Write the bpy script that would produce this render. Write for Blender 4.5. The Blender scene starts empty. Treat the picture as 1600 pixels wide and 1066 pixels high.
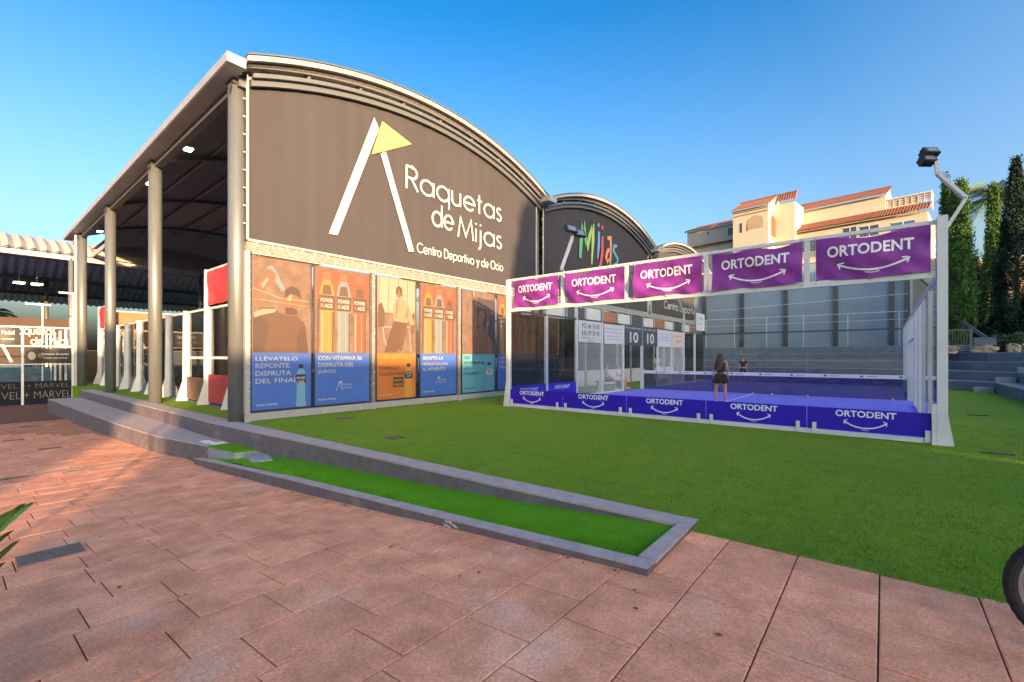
import bpy, math, random
import numpy as np
from mathutils import Vector, Matrix

random.seed(7)
RNG = np.random.default_rng(11)
S = bpy.context.scene
COL = S.collection
R = math.radians

# ------------------------------------------------------------------ camera, sky, sun, exposure
cam_data = bpy.data.cameras.new('camera')
cam = bpy.data.objects.new('camera', cam_data)
COL.objects.link(cam)
CAM = Vector((11.686, -4.22, 1.555))
cam.location = CAM
cam.rotation_euler = (R(90), 0, R(39.3))
cam_data.sensor_width = 36.0
cam_data.lens = 710.0 / 1600.0 * 36.0
cam_data.shift_y = 24.5 / 1600.0
cam_data.clip_end = 3000
cam_data.clip_start = 0.05
S.camera = cam

SUN_EL = 6.9
LDIR = Vector((-0.925, 0.38, -math.tan(R(SUN_EL)))).normalized()
world = bpy.data.worlds.new("World")
S.world = world
world.use_nodes = True
wn = world.node_tree
bg = wn.nodes['Background']
sky = wn.nodes.new('ShaderNodeTexSky')
sky.sky_type = 'NISHITA'
sky.sun_disc = False
sky.sun_elevation = R(SUN_EL)
sky.sun_rotation = math.atan2(0.925, -0.38)
sky.altitude = 100
sky.air_density = 1.0
sky.dust_density = 7.0
sky.ozone_density = 2.7
# the clear sky is deeper and a little darker high up and away from the sun, as in the photograph; all round the sun it stays as it is
def wmath(op, a, b=None, c=None, clamp=False):
    n = wn.nodes.new('ShaderNodeMath'); n.operation = op; n.use_clamp = clamp
    for i, v in enumerate((a, b, c)):
        if v is None: continue
        if isinstance(v, (int, float)): n.inputs[i].default_value = v
        else: wn.links.new(v, n.inputs[i])
    return n.outputs[0]
tcw = wn.nodes.new('ShaderNodeTexCoord'); sxyz = wn.nodes.new('ShaderNodeSeparateXYZ'); wn.links.new(tcw.outputs['Generated'], sxyz.inputs[0])
dp = wn.nodes.new('ShaderNodeVectorMath'); dp.operation = 'DOT_PRODUCT'; wn.links.new(tcw.outputs['Generated'], dp.inputs[0]); dp.inputs[1].default_value = tuple(-LDIR)
el01 = wmath('DIVIDE', sxyz.outputs[2], 0.6, clamp=True)
away = wmath('MULTIPLY_ADD', dp.outputs['Value'], -1/0.7, 0.5, clamp=True)
eg = wmath('MULTIPLY', el01, away)
hs = wn.nodes.new('ShaderNodeHueSaturation'); hs.inputs['Hue'].default_value = 0.502
wn.links.new(wmath('ADD', wmath('MULTIPLY_ADD', eg, 0.45, 1.0), wmath('MULTIPLY', away, -0.12)), hs.inputs['Saturation'])
wn.links.new(wmath('ADD', wmath('MULTIPLY_ADD', eg, -0.25, 1.0), wmath('MULTIPLY', away, -0.05)), hs.inputs['Value'])
wn.links.new(sky.outputs[0], hs.inputs['Color']); wn.links.new(hs.outputs[0], bg.inputs[0])
bg.inputs[1].default_value = 0.15

sun_data = bpy.data.lights.new('sun', 'SUN')
sun_data.energy = 3.0
sun_data.angle = R(0.6)
sun_data.color = (1.0, 0.62, 0.31)
sun = bpy.data.objects.new('sun', sun_data)
sun.rotation_euler = LDIR.to_track_quat('-Z', 'Y').to_euler()
sun.location = (40, -20, 30)
COL.objects.link(sun)

S.view_settings.view_transform = 'Standard'
S.view_settings.look = 'None'
S.view_settings.gamma = 1.0
S.view_settings.use_curve_mapping = False
S.view_settings.exposure = 2.5

# ------------------------------------------------------------------ helpers
WL = {}

class MB:
    def __init__(s):
        s.v = []; s.f = []
    def box(s, x0, y0, z0, x1, y1, z1):
        b = len(s.v)
        s.v += [(x0,y0,z0),(x1,y0,z0),(x1,y1,z0),(x0,y1,z0),(x0,y0,z1),(x1,y0,z1),(x1,y1,z1),(x0,y1,z1)]
        s.f += [tuple(b+i for i in q) for q in ((0,3,2,1),(4,5,6,7),(0,1,5,4),(1,2,6,5),(2,3,7,6),(3,0,4,7))]
        return s
    def bar(s, a, b, w, h=None, up=(0,0,1)):
        """square bar from a to b"""
        h = w if h is None else h
        a = Vector(a); b = Vector(b); d = (b-a).normalized()
        u = Vector(up)
        if abs(d.dot(u)) > .98: u = Vector((1,0,0))
        sx = d.cross(u).normalized(); sz = sx.cross(d).normalized()
        k = len(s.v)
        for p in (a, b):
            for i, j in ((-1,-1),(1,-1),(1,1),(-1,1)):
                s.v.append(tuple(p + sx*(i*w/2) + sz*(j*h/2)))
        s.f += [tuple(k+i for i in q) for q in ((0,1,2,3),(7,6,5,4),(0,4,5,1),(1,5,6,2),(2,6,7,3),(3,7,4,0))]
        return s
    def tube(s, pts, r, n=8, cap=True):
        pts = [Vector(p) for p in pts]
        rs = r if isinstance(r, (list, tuple)) else [r]*len(pts)
        base = len(s.v); prev = None
        for i, p in enumerate(pts):
            if i == 0: d = pts[1]-p
            elif i == len(pts)-1: d = p-pts[i-1]
            else: d = (pts[i+1]-pts[i-1])
            d.normalize()
            u = Vector((0,0,1)) if abs(d.z) < .9 else Vector((1,0,0))
            if prev is not None: u = prev
            sx = d.cross(u).normalized(); u2 = sx.cross(d).normalized(); prev = u2
            for k in range(n):
                a = 2*math.pi*k/n
                s.v.append(tuple(p + sx*math.cos(a)*rs[i] + u2*math.sin(a)*rs[i]))
        for i in range(len(pts)-1):
            for k in range(n):
                a = base+i*n+k; b = base+i*n+(k+1) % n
                s.f.append((a, b, b+n, a+n))
        if cap:
            s.f.append(tuple(base+k for k in range(n))[::-1])
            s.f.append(tuple(base+(len(pts)-1)*n+k for k in range(n)))
        return s
    def prism(s, poly, z0, z1):
        """poly list of (x,y); z0,z1 number or function(x,y)"""
        f0 = z0 if callable(z0) else (lambda x, y: z0)
        f1 = z1 if callable(z1) else (lambda x, y: z1)
        n = len(poly); b = len(s.v)
        s.v += [(x, y, f0(x, y)) for x, y in poly] + [(x, y, f1(x, y)) for x, y in poly]
        s.f.append(tuple(b+i for i in range(n))[::-1]); s.f.append(tuple(b+n+i for i in range(n)))
        for i in range(n):
            j = (i+1) % n
            s.f.append((b+i, b+j, b+n+j, b+n+i))
        return s
    def poly(s, pts):
        b = len(s.v); s.v += [tuple(p) for p in pts]; s.f.append(tuple(range(b, b+len(pts)))); return s
    def grid(s, fn, nu, nv):
        b = len(s.v)
        for j in range(nv+1):
            for i in range(nu+1):
                s.v.append(tuple(fn(i/nu, j/nv)))
        for j in range(nv):
            for i in range(nu):
                a = b+j*(nu+1)+i
                s.f.append((a, a+1, a+nu+2, a+nu+1))
        return s
    def strip(s, pts, w, O, X, Y):
        """flat ribbon of width w along 2D pts, in the plane O + X*a + Y*b"""
        pts = [Vector(p) for p in pts]; n = len(pts); L = []
        for i, p in enumerate(pts):
            d1 = (pts[i]-pts[i-1]).normalized() if i > 0 else (pts[1]-pts[0]).normalized()
            d2 = (pts[i+1]-pts[i]).normalized() if i < n-1 else d1
            t = (d1+d2)
            t = t.normalized() if t.length > 1e-6 else d1
            m = Vector((-t.y, t.x)); c = max(.5, m.dot(Vector((-d1.y, d1.x))))
            ww = w(i/(n-1)) if callable(w) else w
            L.append((p+m*ww/2/c, p-m*ww/2/c))
        b = len(s.v); O = Vector(O); X = Vector(X); Y = Vector(Y)
        for a, c in L:
            s.v.append(tuple(O+X*a.x+Y*a.y)); s.v.append(tuple(O+X*c.x+Y*c.y))
        for i in range(n-1):
            s.f.append((b+2*i+1, b+2*i+3, b+2*i+2, b+2*i))
        return s

def new_mesh_obj(name, verts, faces, mat, off=(0,0,0), smooth=False):
    me = bpy.data.meshes.new(name)
    ox, oy, oz = off
    me.from_pydata([(x-ox, y-oy, z-oz) for x, y, z in verts], [], faces)
    me.materials.append(mat)
    if smooth: me.shade_smooth()
    o = bpy.data.objects.new(name, me)
    COL.objects.link(o)
    return o

def tag(o, label=None, cat=None, group=None, kind=None):
    if label: o['label'] = label
    if cat: o['category'] = cat
    if group: o['group'] = group
    if kind: o['kind'] = kind
    return o

def part(name, mb, mat, parent=None, smooth=False, label=None):
    """mesh in world coordinates, child of parent"""
    off = WL[parent.name] if parent is not None else (0,0,0)
    o = new_mesh_obj(name, mb.v, mb.f, mat, off, smooth)
    if parent is not None: o.parent = parent
    WL[o.name] = off
    if label: o['label'] = label
    return o

def empty(name, loc, label=None, cat=None, group=None, kind=None):
    o = bpy.data.objects.new(name, None); COL.objects.link(o)
    o.location = loc; WL[o.name] = tuple(loc)
    o.empty_display_size = .2
    return tag(o, label, cat, group, kind)

def solo(name, mb, mat, loc, label, cat, group=None, smooth=False):
    """a thing that is one mesh; origin at loc"""
    o = new_mesh_obj(name, mb.v, mb.f, mat, loc, smooth)
    o.location = loc; WL[o.name] = tuple(loc)
    return tag(o, label, cat, group)

def structure(name, mb, mat, smooth=False):
    o = new_mesh_obj(name, mb.v, mb.f, mat, (0,0,0), smooth)
    WL[o.name] = (0,0,0)
    o['kind'] = 'structure'
    return o

def copy_tree(o, loc):
    off = WL[o.name]
    c = o.copy(); COL.objects.link(c); c.location = loc; WL[c.name] = tuple(loc)
    for ch in o.children:
        k = ch.copy(); COL.objects.link(k); k.parent = c
        for g in ch.children:
            q = g.copy(); COL.objects.link(q); q.parent = k
    return c

# ------------------------------------------------------------------ materials
def mat(name, col, rough=.6, metal=0.0, noise=None, bump=None, alpha=1.0, emit=None, var=0.0, spec=.5, stretch=None, col2=None, stain=None, grit=None):
    m = bpy.data.materials.new(name); m.use_nodes = True
    nt = m.node_tree; N = nt.nodes; L = nt.links
    p = N['Principled BSDF']
    p.inputs['Roughness'].default_value = rough
    p.inputs['Metallic'].default_value = metal
    p.inputs['Specular IOR Level'].default_value = spec
    p.inputs['Base Color'].default_value = (*col, 1)
    tc = N.new('ShaderNodeTexCoord')
    vec = tc.outputs['Object']
    if stretch:
        mp = N.new('ShaderNodeMapping'); mp.inputs['Scale'].default_value = stretch
        L.new(vec, mp.inputs[0]); vec = mp.outputs[0]
    last = None
    if noise:
        sc, amt = noise
        n = N.new('ShaderNodeTexNoise'); n.inputs['Scale'].default_value = sc; n.inputs['Detail'].default_value = 8
        n.inputs['Roughness'].default_value = .62
        L.new(vec, n.inputs['Vector'])
        mx = N.new('ShaderNodeMix'); mx.data_type = 'RGBA'
        rp = N.new('ShaderNodeMapRange'); rp.inputs[1].default_value = .32; rp.inputs[2].default_value = .68
        L.new(n.outputs[0], rp.inputs[0])
        L.new(rp.outputs[0], mx.inputs['Factor'])
        c2 = col2 or tuple(min(1, c*(1+amt)) for c in col)
        c1 = col if col2 else tuple(c*(1-amt) for c in col)
        mx.inputs['A'].default_value = (*c1, 1); mx.inputs['B'].default_value = (*c2, 1)
        last = mx.outputs['Result']
    if stain:
        ssc, scol, thr, amt = stain
        n = N.new('ShaderNodeTexNoise'); n.inputs['Scale'].default_value = ssc; n.inputs['Detail'].default_value = 6
        L.new(vec, n.inputs['Vector'])
        rp = N.new('ShaderNodeMapRange'); rp.inputs[1].default_value = thr; rp.inputs[2].default_value = thr+.14; rp.inputs[4].default_value = amt
        L.new(n.outputs[0], rp.inputs[0])
        mx = N.new('ShaderNodeMix'); mx.data_type = 'RGBA'
        L.new(rp.outputs[0], mx.inputs['Factor'])
        if last: L.new(last, mx.inputs['A'])
        else: mx.inputs['A'].default_value = (*col, 1)
        mx.inputs['B'].default_value = (*scol, 1)
        last = mx.outputs['Result']
    if grit:
        n = N.new('ShaderNodeTexNoise'); n.inputs['Scale'].default_value = grit[0]; n.inputs['Detail'].default_value = 3; n.inputs['Roughness'].default_value = .8
        L.new(vec, n.inputs['Vector'])
        rp = N.new('ShaderNodeMapRange'); rp.inputs[1].default_value = .3; rp.inputs[2].default_value = .7; rp.inputs[3].default_value = 1-grit[1]; rp.inputs[4].default_value = 1+grit[1]
        L.new(n.outputs[0], rp.inputs[0])
        mm = N.new('ShaderNodeVectorMath'); mm.operation = 'SCALE'
        if last: L.new(last, mm.inputs[0])
        else: mm.inputs[0].default_value = col
        L.new(rp.outputs[0], mm.inputs['Scale']); last = mm.outputs[0]
    if var:
        oi = N.new('ShaderNodeObjectInfo')
        rp = N.new('ShaderNodeMapRange'); rp.inputs[3].default_value = 1-var; rp.inputs[4].default_value = 1+var
        L.new(oi.outputs['Random'], rp.inputs[0])
        mm = N.new('ShaderNodeVectorMath'); mm.operation = 'SCALE'
        if last: L.new(last, mm.inputs[0])
        else: mm.inputs[0].default_value = col
        L.new(rp.outputs[0], mm.inputs['Scale'])
        last = mm.outputs[0]
    if last: L.new(last, p.inputs['Base Color'])
    if bump:
        bs, st = bump[:2]
        n = N.new('ShaderNodeTexNoise'); n.inputs['Scale'].default_value = bs; n.inputs['Detail'].default_value = 6
        L.new(vec, n.inputs['Vector'])
        b = N.new('ShaderNodeBump'); b.inputs['Strength'].default_value = st; b.inputs['Distance'].default_value = bump[2] if len(bump) > 2 else .02
        L.new(n.outputs[0], b.inputs['Height']); L.new(b.outputs[0], p.inputs['Normal'])
    if alpha < 1:
        p.inputs['Alpha'].default_value = alpha
    if emit:
        p.inputs['Emission Color'].default_value = (*emit[0], 1); p.inputs['Emission Strength'].default_value = emit[1]
    return m

def glass_mat(name, tint=(.97,.985,.98), ior=1.33, dust=.012):
    m = bpy.data.materials.new(name); m.use_nodes = True
    nt = m.node_tree; N = nt.nodes; L = nt.links
    out = N['Material Output']; N.remove(N['Principled BSDF'])
    tr = N.new('ShaderNodeBsdfTransparent'); tr.inputs[0].default_value = (*tint, 1)
    gl = N.new('ShaderNodeBsdfGlossy'); gl.inputs['Roughness'].default_value = .012
    gl.inputs[0].default_value = (1,1,1,1)
    fr = N.new('ShaderNodeFresnel'); fr.inputs[0].default_value = ior
    mx = N.new('ShaderNodeMixShader')
    df = N.new('ShaderNodeBsdfDiffuse'); df.inputs[0].default_value = (.55,.58,.6,1)
    mx2 = N.new('ShaderNodeMixShader')
    tc = N.new('ShaderNodeTexCoord'); n = N.new('ShaderNodeTexNoise'); n.inputs['Scale'].default_value = 2.3; n.inputs['Detail'].default_value = 7
    L.new(tc.outputs['Object'], n.inputs['Vector'])
    rp = N.new('ShaderNodeMapRange'); rp.inputs[1].default_value = .35; rp.inputs[2].default_value = .75; rp.inputs[3].default_value = dust*.3; rp.inputs[4].default_value = dust
    L.new(n.outputs[0], rp.inputs[0]); L.new(rp.outputs[0], mx2.inputs[0])
    L.new(fr.outputs[0], mx.inputs[0]); L.new(tr.outputs[0], mx.inputs[1]); L.new(gl.outputs[0], mx.inputs[2])
    L.new(mx.outputs[0], mx2.inputs[1]); L.new(df.outputs[0], mx2.inputs[2])
    L.new(mx2.outputs[0], out.inputs[0])
    return m

M = {}
M['paving'] = mat('paving', (.73,.31,.18), .8, noise=(3.0,.24), bump=(70,.8,.006), var=.09, spec=.2, grit=(55,.30), stain=(1.1,(.78,.52,.39),.58,.45))
M['paving_shaded'] = mat('paving_shaded', (.46,.19,.115), .85, noise=(3.0,.24), bump=(70,.8,.006), spec=.2, grit=(55,.25), stain=(.8,(.60,.30,.19),.5,.6))  # same paving, with the shade on the far slabs put into a darker colour
M['joint'] = mat('joint', (.14,.055,.035), .9, noise=(8,.3))
M['far_ground'] = mat('far_ground', (.2,.16,.1), .9, noise=(.3,.3))
M['turf'] = mat('turf', (.13,.235,.018), .9, noise=(60,.28), bump=(260,.5,.01), spec=.15, grit=(170,.25), stain=(.35,(.18,.26,.024),.40,.6))
M['turf_bright'] = mat('turf_bright', (.085,.26,.008), .9, noise=(60,.35), bump=(260,.5,.01), grit=(170,.35), spec=.15)
M['blade'] = mat('blade', (.12,.235,.016), .75, noise=(3,.35), spec=.2)
M['blade_bright'] = mat('blade_bright', (.095,.29,.008), .75, noise=(3,.3), spec=.2)
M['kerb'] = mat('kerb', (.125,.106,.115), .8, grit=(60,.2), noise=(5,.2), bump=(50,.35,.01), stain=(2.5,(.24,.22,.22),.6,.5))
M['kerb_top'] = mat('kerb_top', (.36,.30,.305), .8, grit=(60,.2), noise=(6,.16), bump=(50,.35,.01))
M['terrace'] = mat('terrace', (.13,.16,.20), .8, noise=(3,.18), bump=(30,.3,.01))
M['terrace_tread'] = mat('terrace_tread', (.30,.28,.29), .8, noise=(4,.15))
M['steel'] = mat('steel', (.14,.155,.165), .42, .35, noise=(1.5,.12), stretch=(6,6,.3))
M['dark_steel'] = mat('dark_steel', (.06,.065,.07), .5, .4)
M['under_roof'] = mat('under_roof', (.30,.27,.26), .6, .1, noise=(16,.45), bump=(60,.3,.01))
M['under_canopy'] = mat('under_canopy', (.34,.44,.55), .45, .2, noise=(3,.2))
M['roof_cream'] = mat('roof_cream', (.36,.31,.28), .5, noise=(3,.1))
M['gutter'] = mat('gutter', (.36,.36,.36), .45, .2, noise=(2,.1))
M['fascia'] = mat('fascia', (.38,.36,.33), .5, noise=(2,.1))
M['fascia_dark'] = mat('fascia_dark', (.12,.13,.14), .5, .3)
M['white_paint'] = mat('white_paint', (.60,.61,.62), .4, noise=(2,.07), stain=(3,(.5,.47,.43),.62,.3))
M['white_frame'] = mat('white_frame', (.30,.30,.31), .5, noise=(14,.1), stain=(9,(.30,.28,.26),.56,.7))
M['weathered'] = mat('weathered', (.18,.17,.165), .6, noise=(12,.25), stain=(9,(.34,.31,.27),.55,.9), bump=(30,.4,.01))
M['fabric'] = mat('fabric', (.048,.046,.053), .8, noise=(.8,.07), bump=(220,.5,.004), stretch=(1,1,.25), spec=.25)
M['hem'] = mat('hem', (.46,.43,.37), .6, noise=(8,.1))
M['ink_white'] = mat('ink_white', (.60,.58,.53), .7)
M['ink_yellow'] = mat('ink_yellow', (.50,.42,.12), .7)
M['purple'] = mat('purple', (.20,.026,.27), .6, noise=(2.5,.12), bump=(7,.5,.03))
M['orto_white'] = mat('orto_white', (.78,.74,.80), .55)
M['indigo'] = mat('indigo', (.022,.002,.42), .45, noise=(3,.06))
M['indigo_text'] = mat('indigo_text', (.72,.74,.85), .4)
M['court_blue'] = mat('court_blue', (.22,.19,.85), .85, noise=(60,.2), bump=(200,.5,.005), stain=(1.2,(.27,.25,.88),.5,.5))
M['court_line'] = mat('court_line', (.7,.72,.8), .8)
M['glass'] = glass_mat('glass')
M['glass_clear'] = glass_mat('glass_clear', (.98,.985,.98), 1.18, .015)
M['glass_dusty'] = glass_mat('glass_dusty', (.80,.86,.88), 1.5, .06)
M['black'] = mat('black', (.015,.016,.018), .5)
M['red'] = mat('red', (.42,.03,.035), .55, bump=(9,.8,.03))
M['orange_ban'] = mat('orange_ban', (.34,.13,.07), .7, bump=(6,.6,.03), noise=(2,.15))
M['net'] = mat('net', (.02,.03,.10), .8, alpha=.55)
M['net_band'] = mat('net_band', (.75,.75,.73), .7)
M['board'] = mat('board', (.52,.54,.55), .6, noise=(3,.05))
M['board_dark'] = mat('board_dark', (.05,.06,.08), .6)
M['board_black'] = mat('board_black', (.010,.014,.022), .7, spec=.15)
M['board_orange'] = mat('board_orange', (.62,.5,.4), .6)
M['led'] = mat('led', (1,1,1), .4, emit=((1,.97,.88), 6.0))
M['lens'] = mat('lens', (.25,.27,.3), .15, .3)
M['stucco'] = mat('stucco', (.50,.44,.35), .9, noise=(1.5,.07), bump=(8,.2,.02))
M['stucco_dark'] = mat('stucco_dark', (.36,.28,.19), .9, noise=(1.5,.07))
M['tile_roof'] = mat('tile_roof', (.27,.095,.05), .85, noise=(2.5,.3), col2=(.16,.06,.035))
M['window_dark'] = mat('window_dark', (.05,.07,.09), .12)
M['wood'] = mat('wood', (.12,.06,.035), .6, noise=(3,.3))
M['panel_wall'] = mat('panel_wall', (.22,.29,.36), .55, noise=(.5,.12), bump=(1.5,.2,.05))
M['rock'] = mat('rock', (.42,.33,.22), .9, noise=(3,.3), bump=(6,1,.1))
M['slab_stone'] = mat('slab_stone', (.26,.26,.29), .85, noise=(9,.3), bump=(20,.8,.02))
M['cypress'] = mat('cypress', (.035,.085,.022), .8, noise=(3,.5), spec=.2, col2=(.085,.18,.035))
M['cypress_b'] = mat('cypress_b', (.018,.042,.024), .8, noise=(3,.4), spec=.2)
M['leaf'] = mat('leaf', (.045,.095,.025), .6, noise=(4,.4))
M['palm_leaf'] = mat('palm_leaf', (.15,.21,.07), .5, noise=(2,.3))
M['bark'] = mat('bark', (.16,.11,.07), .9, noise=(6,.3), bump=(12,1,.03))
M['hill'] = mat('hill', (.09,.10,.045), .95, noise=(.6,.4))
M['skin'] = mat('skin', (.50,.24,.15), .5)
M['skin_dark'] = mat('skin_dark', (.36,.19,.12), .5)
M['hair'] = mat('hair', (.045,.018,.011), .45, noise=(30,.4), bump=(40,1,.02))
M['hair_black'] = mat('hair_black', (.012,.010,.010), .5)
M['cloth_black'] = mat('cloth_black', (.008,.009,.014), .9, spec=.1, bump=(20,.4,.01))
M['cloth_pink'] = mat('cloth_pink', (.45,.28,.28), .8)
M['cloth_white'] = mat('cloth_white', (.7,.7,.7), .7)
M['cloth_blue'] = mat('cloth_blue', (.06,.11,.28), .7)
M['rubber'] = mat('rubber', (.012,.012,.013), .75, bump=(60,.6,.01))
M['rim'] = mat('rim', (.45,.46,.48), .3, .8)
M['iron'] = mat('iron', (.17,.125,.11), .95, 0, noise=(20,.3))
M['ball'] = mat('ball', (.65,.75,.25), .8)
M['metal_white'] = mat('metal_white', (.75,.75,.74), .5)
M['hall_floor'] = mat('hall_floor', (.05,.12,.30), .9)
M['ochre_paint'] = mat('ochre_paint', (.11,.08,.06), .8, noise=(1,.1))

# ------------------------------------------------------------------ lettering
_fc = {}
def text_part(name, s, width, height, O, X, Y, m, parent, bold=0.0, align='L', space=1.0, warp=None, keep=False):
    """flat print of text s, fitted to width x height (m); O lower-left corner, X and Y unit axes"""
    key = (s, bold, space)
    if key not in _fc:
        cu = bpy.data.curves.new('lettering', 'FONT')
        cu.body = s; cu.size = 1.0; cu.offset = bold; cu.space_character = space; cu.resolution_u = 3
        cu.space_line = .9
        ob = bpy.data.objects.new('lettering', cu)
        COL.objects.link(ob)
        bpy.context.view_layer.update()
        me = bpy.data.meshes.new_from_object(ob)
        co = np.zeros(len(me.vertices)*3); me.vertices.foreach_get('co', co); co = co.reshape(-1, 3)
        fs = [tuple(p.vertices) for p in me.polygons]
        bpy.data.objects.remove(ob); bpy.data.curves.remove(cu); bpy.data.meshes.remove(me)
        _fc[key] = (co, fs)
    co, fs = _fc[key]
    mn = co.min(0); mx = co.max(0)
    sx = width/(mx[0]-mn[0]) if width else None
    sy = height/(mx[1]-mn[1]) if height else None
    if sx is None: sx = sy
    if sy is None: sy = sx
    O = Vector(O); X = Vector(X); Y = Vector(Y); N = X.cross(Y)
    vs = []
    for c in co:
        a = (c[0]-mn[0])*sx; b = (c[1]-mn[1])*sy
        if warp:
            vs.append(tuple(warp(a, b)))
        else:
            vs.append(tuple(O + X*a + Y*b))
    mb = MB(); mb.v = vs; mb.f = fs
    return part(name, mb, m, parent)

def arc(cx, cy, rx, ry, a0, a1, n=18):
    return [(cx+rx*math.cos(R(a0+(a1-a0)*i/n)), cy+ry*math.sin(R(a0+(a1-a0)*i/n))) for i in range(n+1)]

# thin round sans strokes: x-height .66, cap 1, each glyph (advance, strokes)
def glyph(c):
    xh = .66; r = xh/2
    O = arc(r, r, r, r, 0, 360, 28)
    if c == 'R': return .62, [[(0.03,0),(0.03,1)], [(0.03,1),(.28,1)]+arc(.28,.75,.25,.25,90,-90,14)+[(.03,.5)], [(.26,.5),(.58,0)]]
    if c == 'M': return .95, [[(0.0,0),(.14,1),(.46,.12),(.78,1),(.92,0)]]
    if c == 'C': return .95, [arc(.5,.5,.5,.5,42,318,26)]
    if c == 'O': return 1.06, [arc(.5,.5,.5,.5,0,360,32)]
    if c == 'D': return .78, [[(.03,0),(.03,1),(.25,1)]+arc(.25,.5,.48,.5,90,-90,18)+[(.03,0)]]
    if c == 'a': return .74, [O, [(2*r,xh),(2*r,0)]]
    if c == 'q': return .74, [O, [(2*r,xh),(2*r,-.32)]]
    if c == 'd': return .74, [O, [(2*r,1.02),(2*r,0)]]
    if c == 'p': return .76, [O, [(0,xh),(0,-.32)]]
    if c == 'o': return .74, [O]
    if c == 'c': return .66, [arc(r,r,r,r,40,320,20)]
    if c == 'e': return .74, [[(0.01,r),(2*r,r)]+arc(r,r,r,r,0,318,24)]
    if c == 'u': return .60, [[(0,xh),(0,.24)]+arc(.24,.24,.24,.24,180,360,14)+[(.48,xh)], [(.48,xh),(.48,0)]]
    if c == 'n': return .60, [[(0,0),(0,xh)], [(0,.38)]+arc(.24,.42,.24,.24,180,0,14)+[(.48,0)]]
    if c == 't': return .36, [[(.13,.95),(.13,0)], [(0,xh),(.30,xh)]]
    if c == 's': return .46, [arc(.19,.49,.15,.16,40,200,10)[:-1]+[(.08,.40),(.28,.27)]+arc(.18,.17,.16,.17,20,-150,10)]
    if c == 'i': return .17, [[(.04,0),(.04,xh)], [(.04,.88),(.04,.96)]]
    if c == 'í': return .2, [[(.04,0),(.04,xh)], [(.02,.82),(.14,1.0)]]
    if c == 'j': return .22, [[(.07,xh),(.07,-.18)]+[(.03,-.28),(-.06,-.33)], [(.07,.88),(.07,.96)]]
    if c == 'r': return .34, [[(0,0),(0,xh)], [(0,.40),(.08,.58),(.28,.66)]]
    if c == 'v': return .56, [[(0,xh),(.26,0),(.52,xh)]]
    if c == 'y': return .56, [[(0,xh),(.27,.02)], [(.53,xh),(.14,-.33)]]
    return .34, []

def stroke_text(mb, s, y0, z0, cap, w, width=None, x=0.03, track=.10):
    adv = 0; items = []
    for ch in s:
        a, st = glyph(ch)
        items.append((adv, st)); adv += a+track
    sx = (width/(adv-track)) if width else cap
    for off, st in items:
        for k, ln in enumerate(st):
            pts = [(y0+(off+px)*sx, z0+pz*cap) for px, pz in ln]
            mb.strip(pts, w, (x+.0004*k, 0, 0), (0,1,0), (0,0,1))

# ------------------------------------------------------------------ ground
_gx = [-60,-30,-22,-10,-5,-.8,1.4,4.7,6.7,8.4,10.4,12,40]
_gz = [-.9,-.9,-.88,-.85,-.78,-.72,-.65,-.44,-.29,-.155,-.01,0,0]
def zg(x): return float(np.interp(x, _gx, _gz))

mb = MB()
mb.grid(lambda u, v: (-900+1800*u, -900+1800*v, -1.25), 6, 6)
structure('ground', mb, M['far_ground'])
# plaza bed below the slabs
mb = MB()
xs = [-45,-30,-22,-16,-10,-5,-.8,1.4,3,4.7,6.7,8.4,10.4,12,16,26]
for a, b in zip(xs[:-1], xs[1:]):
    for ya, yb in ((-26,-.2),) if a >= -.9 else ((-26,-1.0),):
        q = len(mb.v)
        mb.v += [(a,ya,zg(a)-.012),(b,ya,zg(b)-.012),(b,yb,zg(b)-.012),(a,yb,zg(a)-.012)]
        mb.f.append((q,q+1,q+2,q+3))
mb.box(-45,-26,-1.2,26,-1.2,-.95)
plaza = structure('plaza_pavement', mb, M['joint'])

PITCH = .4975
slabs = []
x0s = 12.16 + PITCH*14
for k in range(64):
    xb = x0s - k*PITCH; xa = xb - PITCH
    rr = random.Random(k*17+3)
    y = -13.0 + rr.random()*.5
    fixed = {}
    while y < .3:
        ln = rr.choice([.49,.52,.54,.55,.58,.62,.36 if rr.random() < .3 else .55])
        yb = y+ln
        slabs.append((xa, xb, y, yb)); y = yb
def slab_geo(mb, xa, xb, ya, yb, k):
    g = .0045; bv = .006
    rr = random.Random(k)
    dz = rr.uniform(-.002, .002)
    xa += g; xb -= g; ya += g; yb -= g
    q = len(mb.v)
    for (x, y) in ((xa,ya),(xb,ya),(xb,yb),(xa,yb)): mb.v.append((x, y, zg(x)-.012))
    for (x, y) in ((xa,ya),(xb,ya),(xb,yb),(xa,yb)): mb.v.append((x, y, zg(x)-.0022+dz))
    for (x, y) in ((xa+bv,ya+bv),(xb-bv,ya+bv),(xb-bv,yb-bv),(xa+bv,yb-bv)): mb.v.append((x, y, zg(x)+dz))
    for l in (0, 4):
        for i in range(4):
            j = (i+1) % 4
            mb.f.append((q+l+i, q+l+j, q+l+4+j, q+l+4+i))
    mb.f.append((q+8, q+9, q+10, q+11))
fwd = Vector((-.6334,.7738)); rgt = Vector((.7738,.6334))
cand = []
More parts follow.
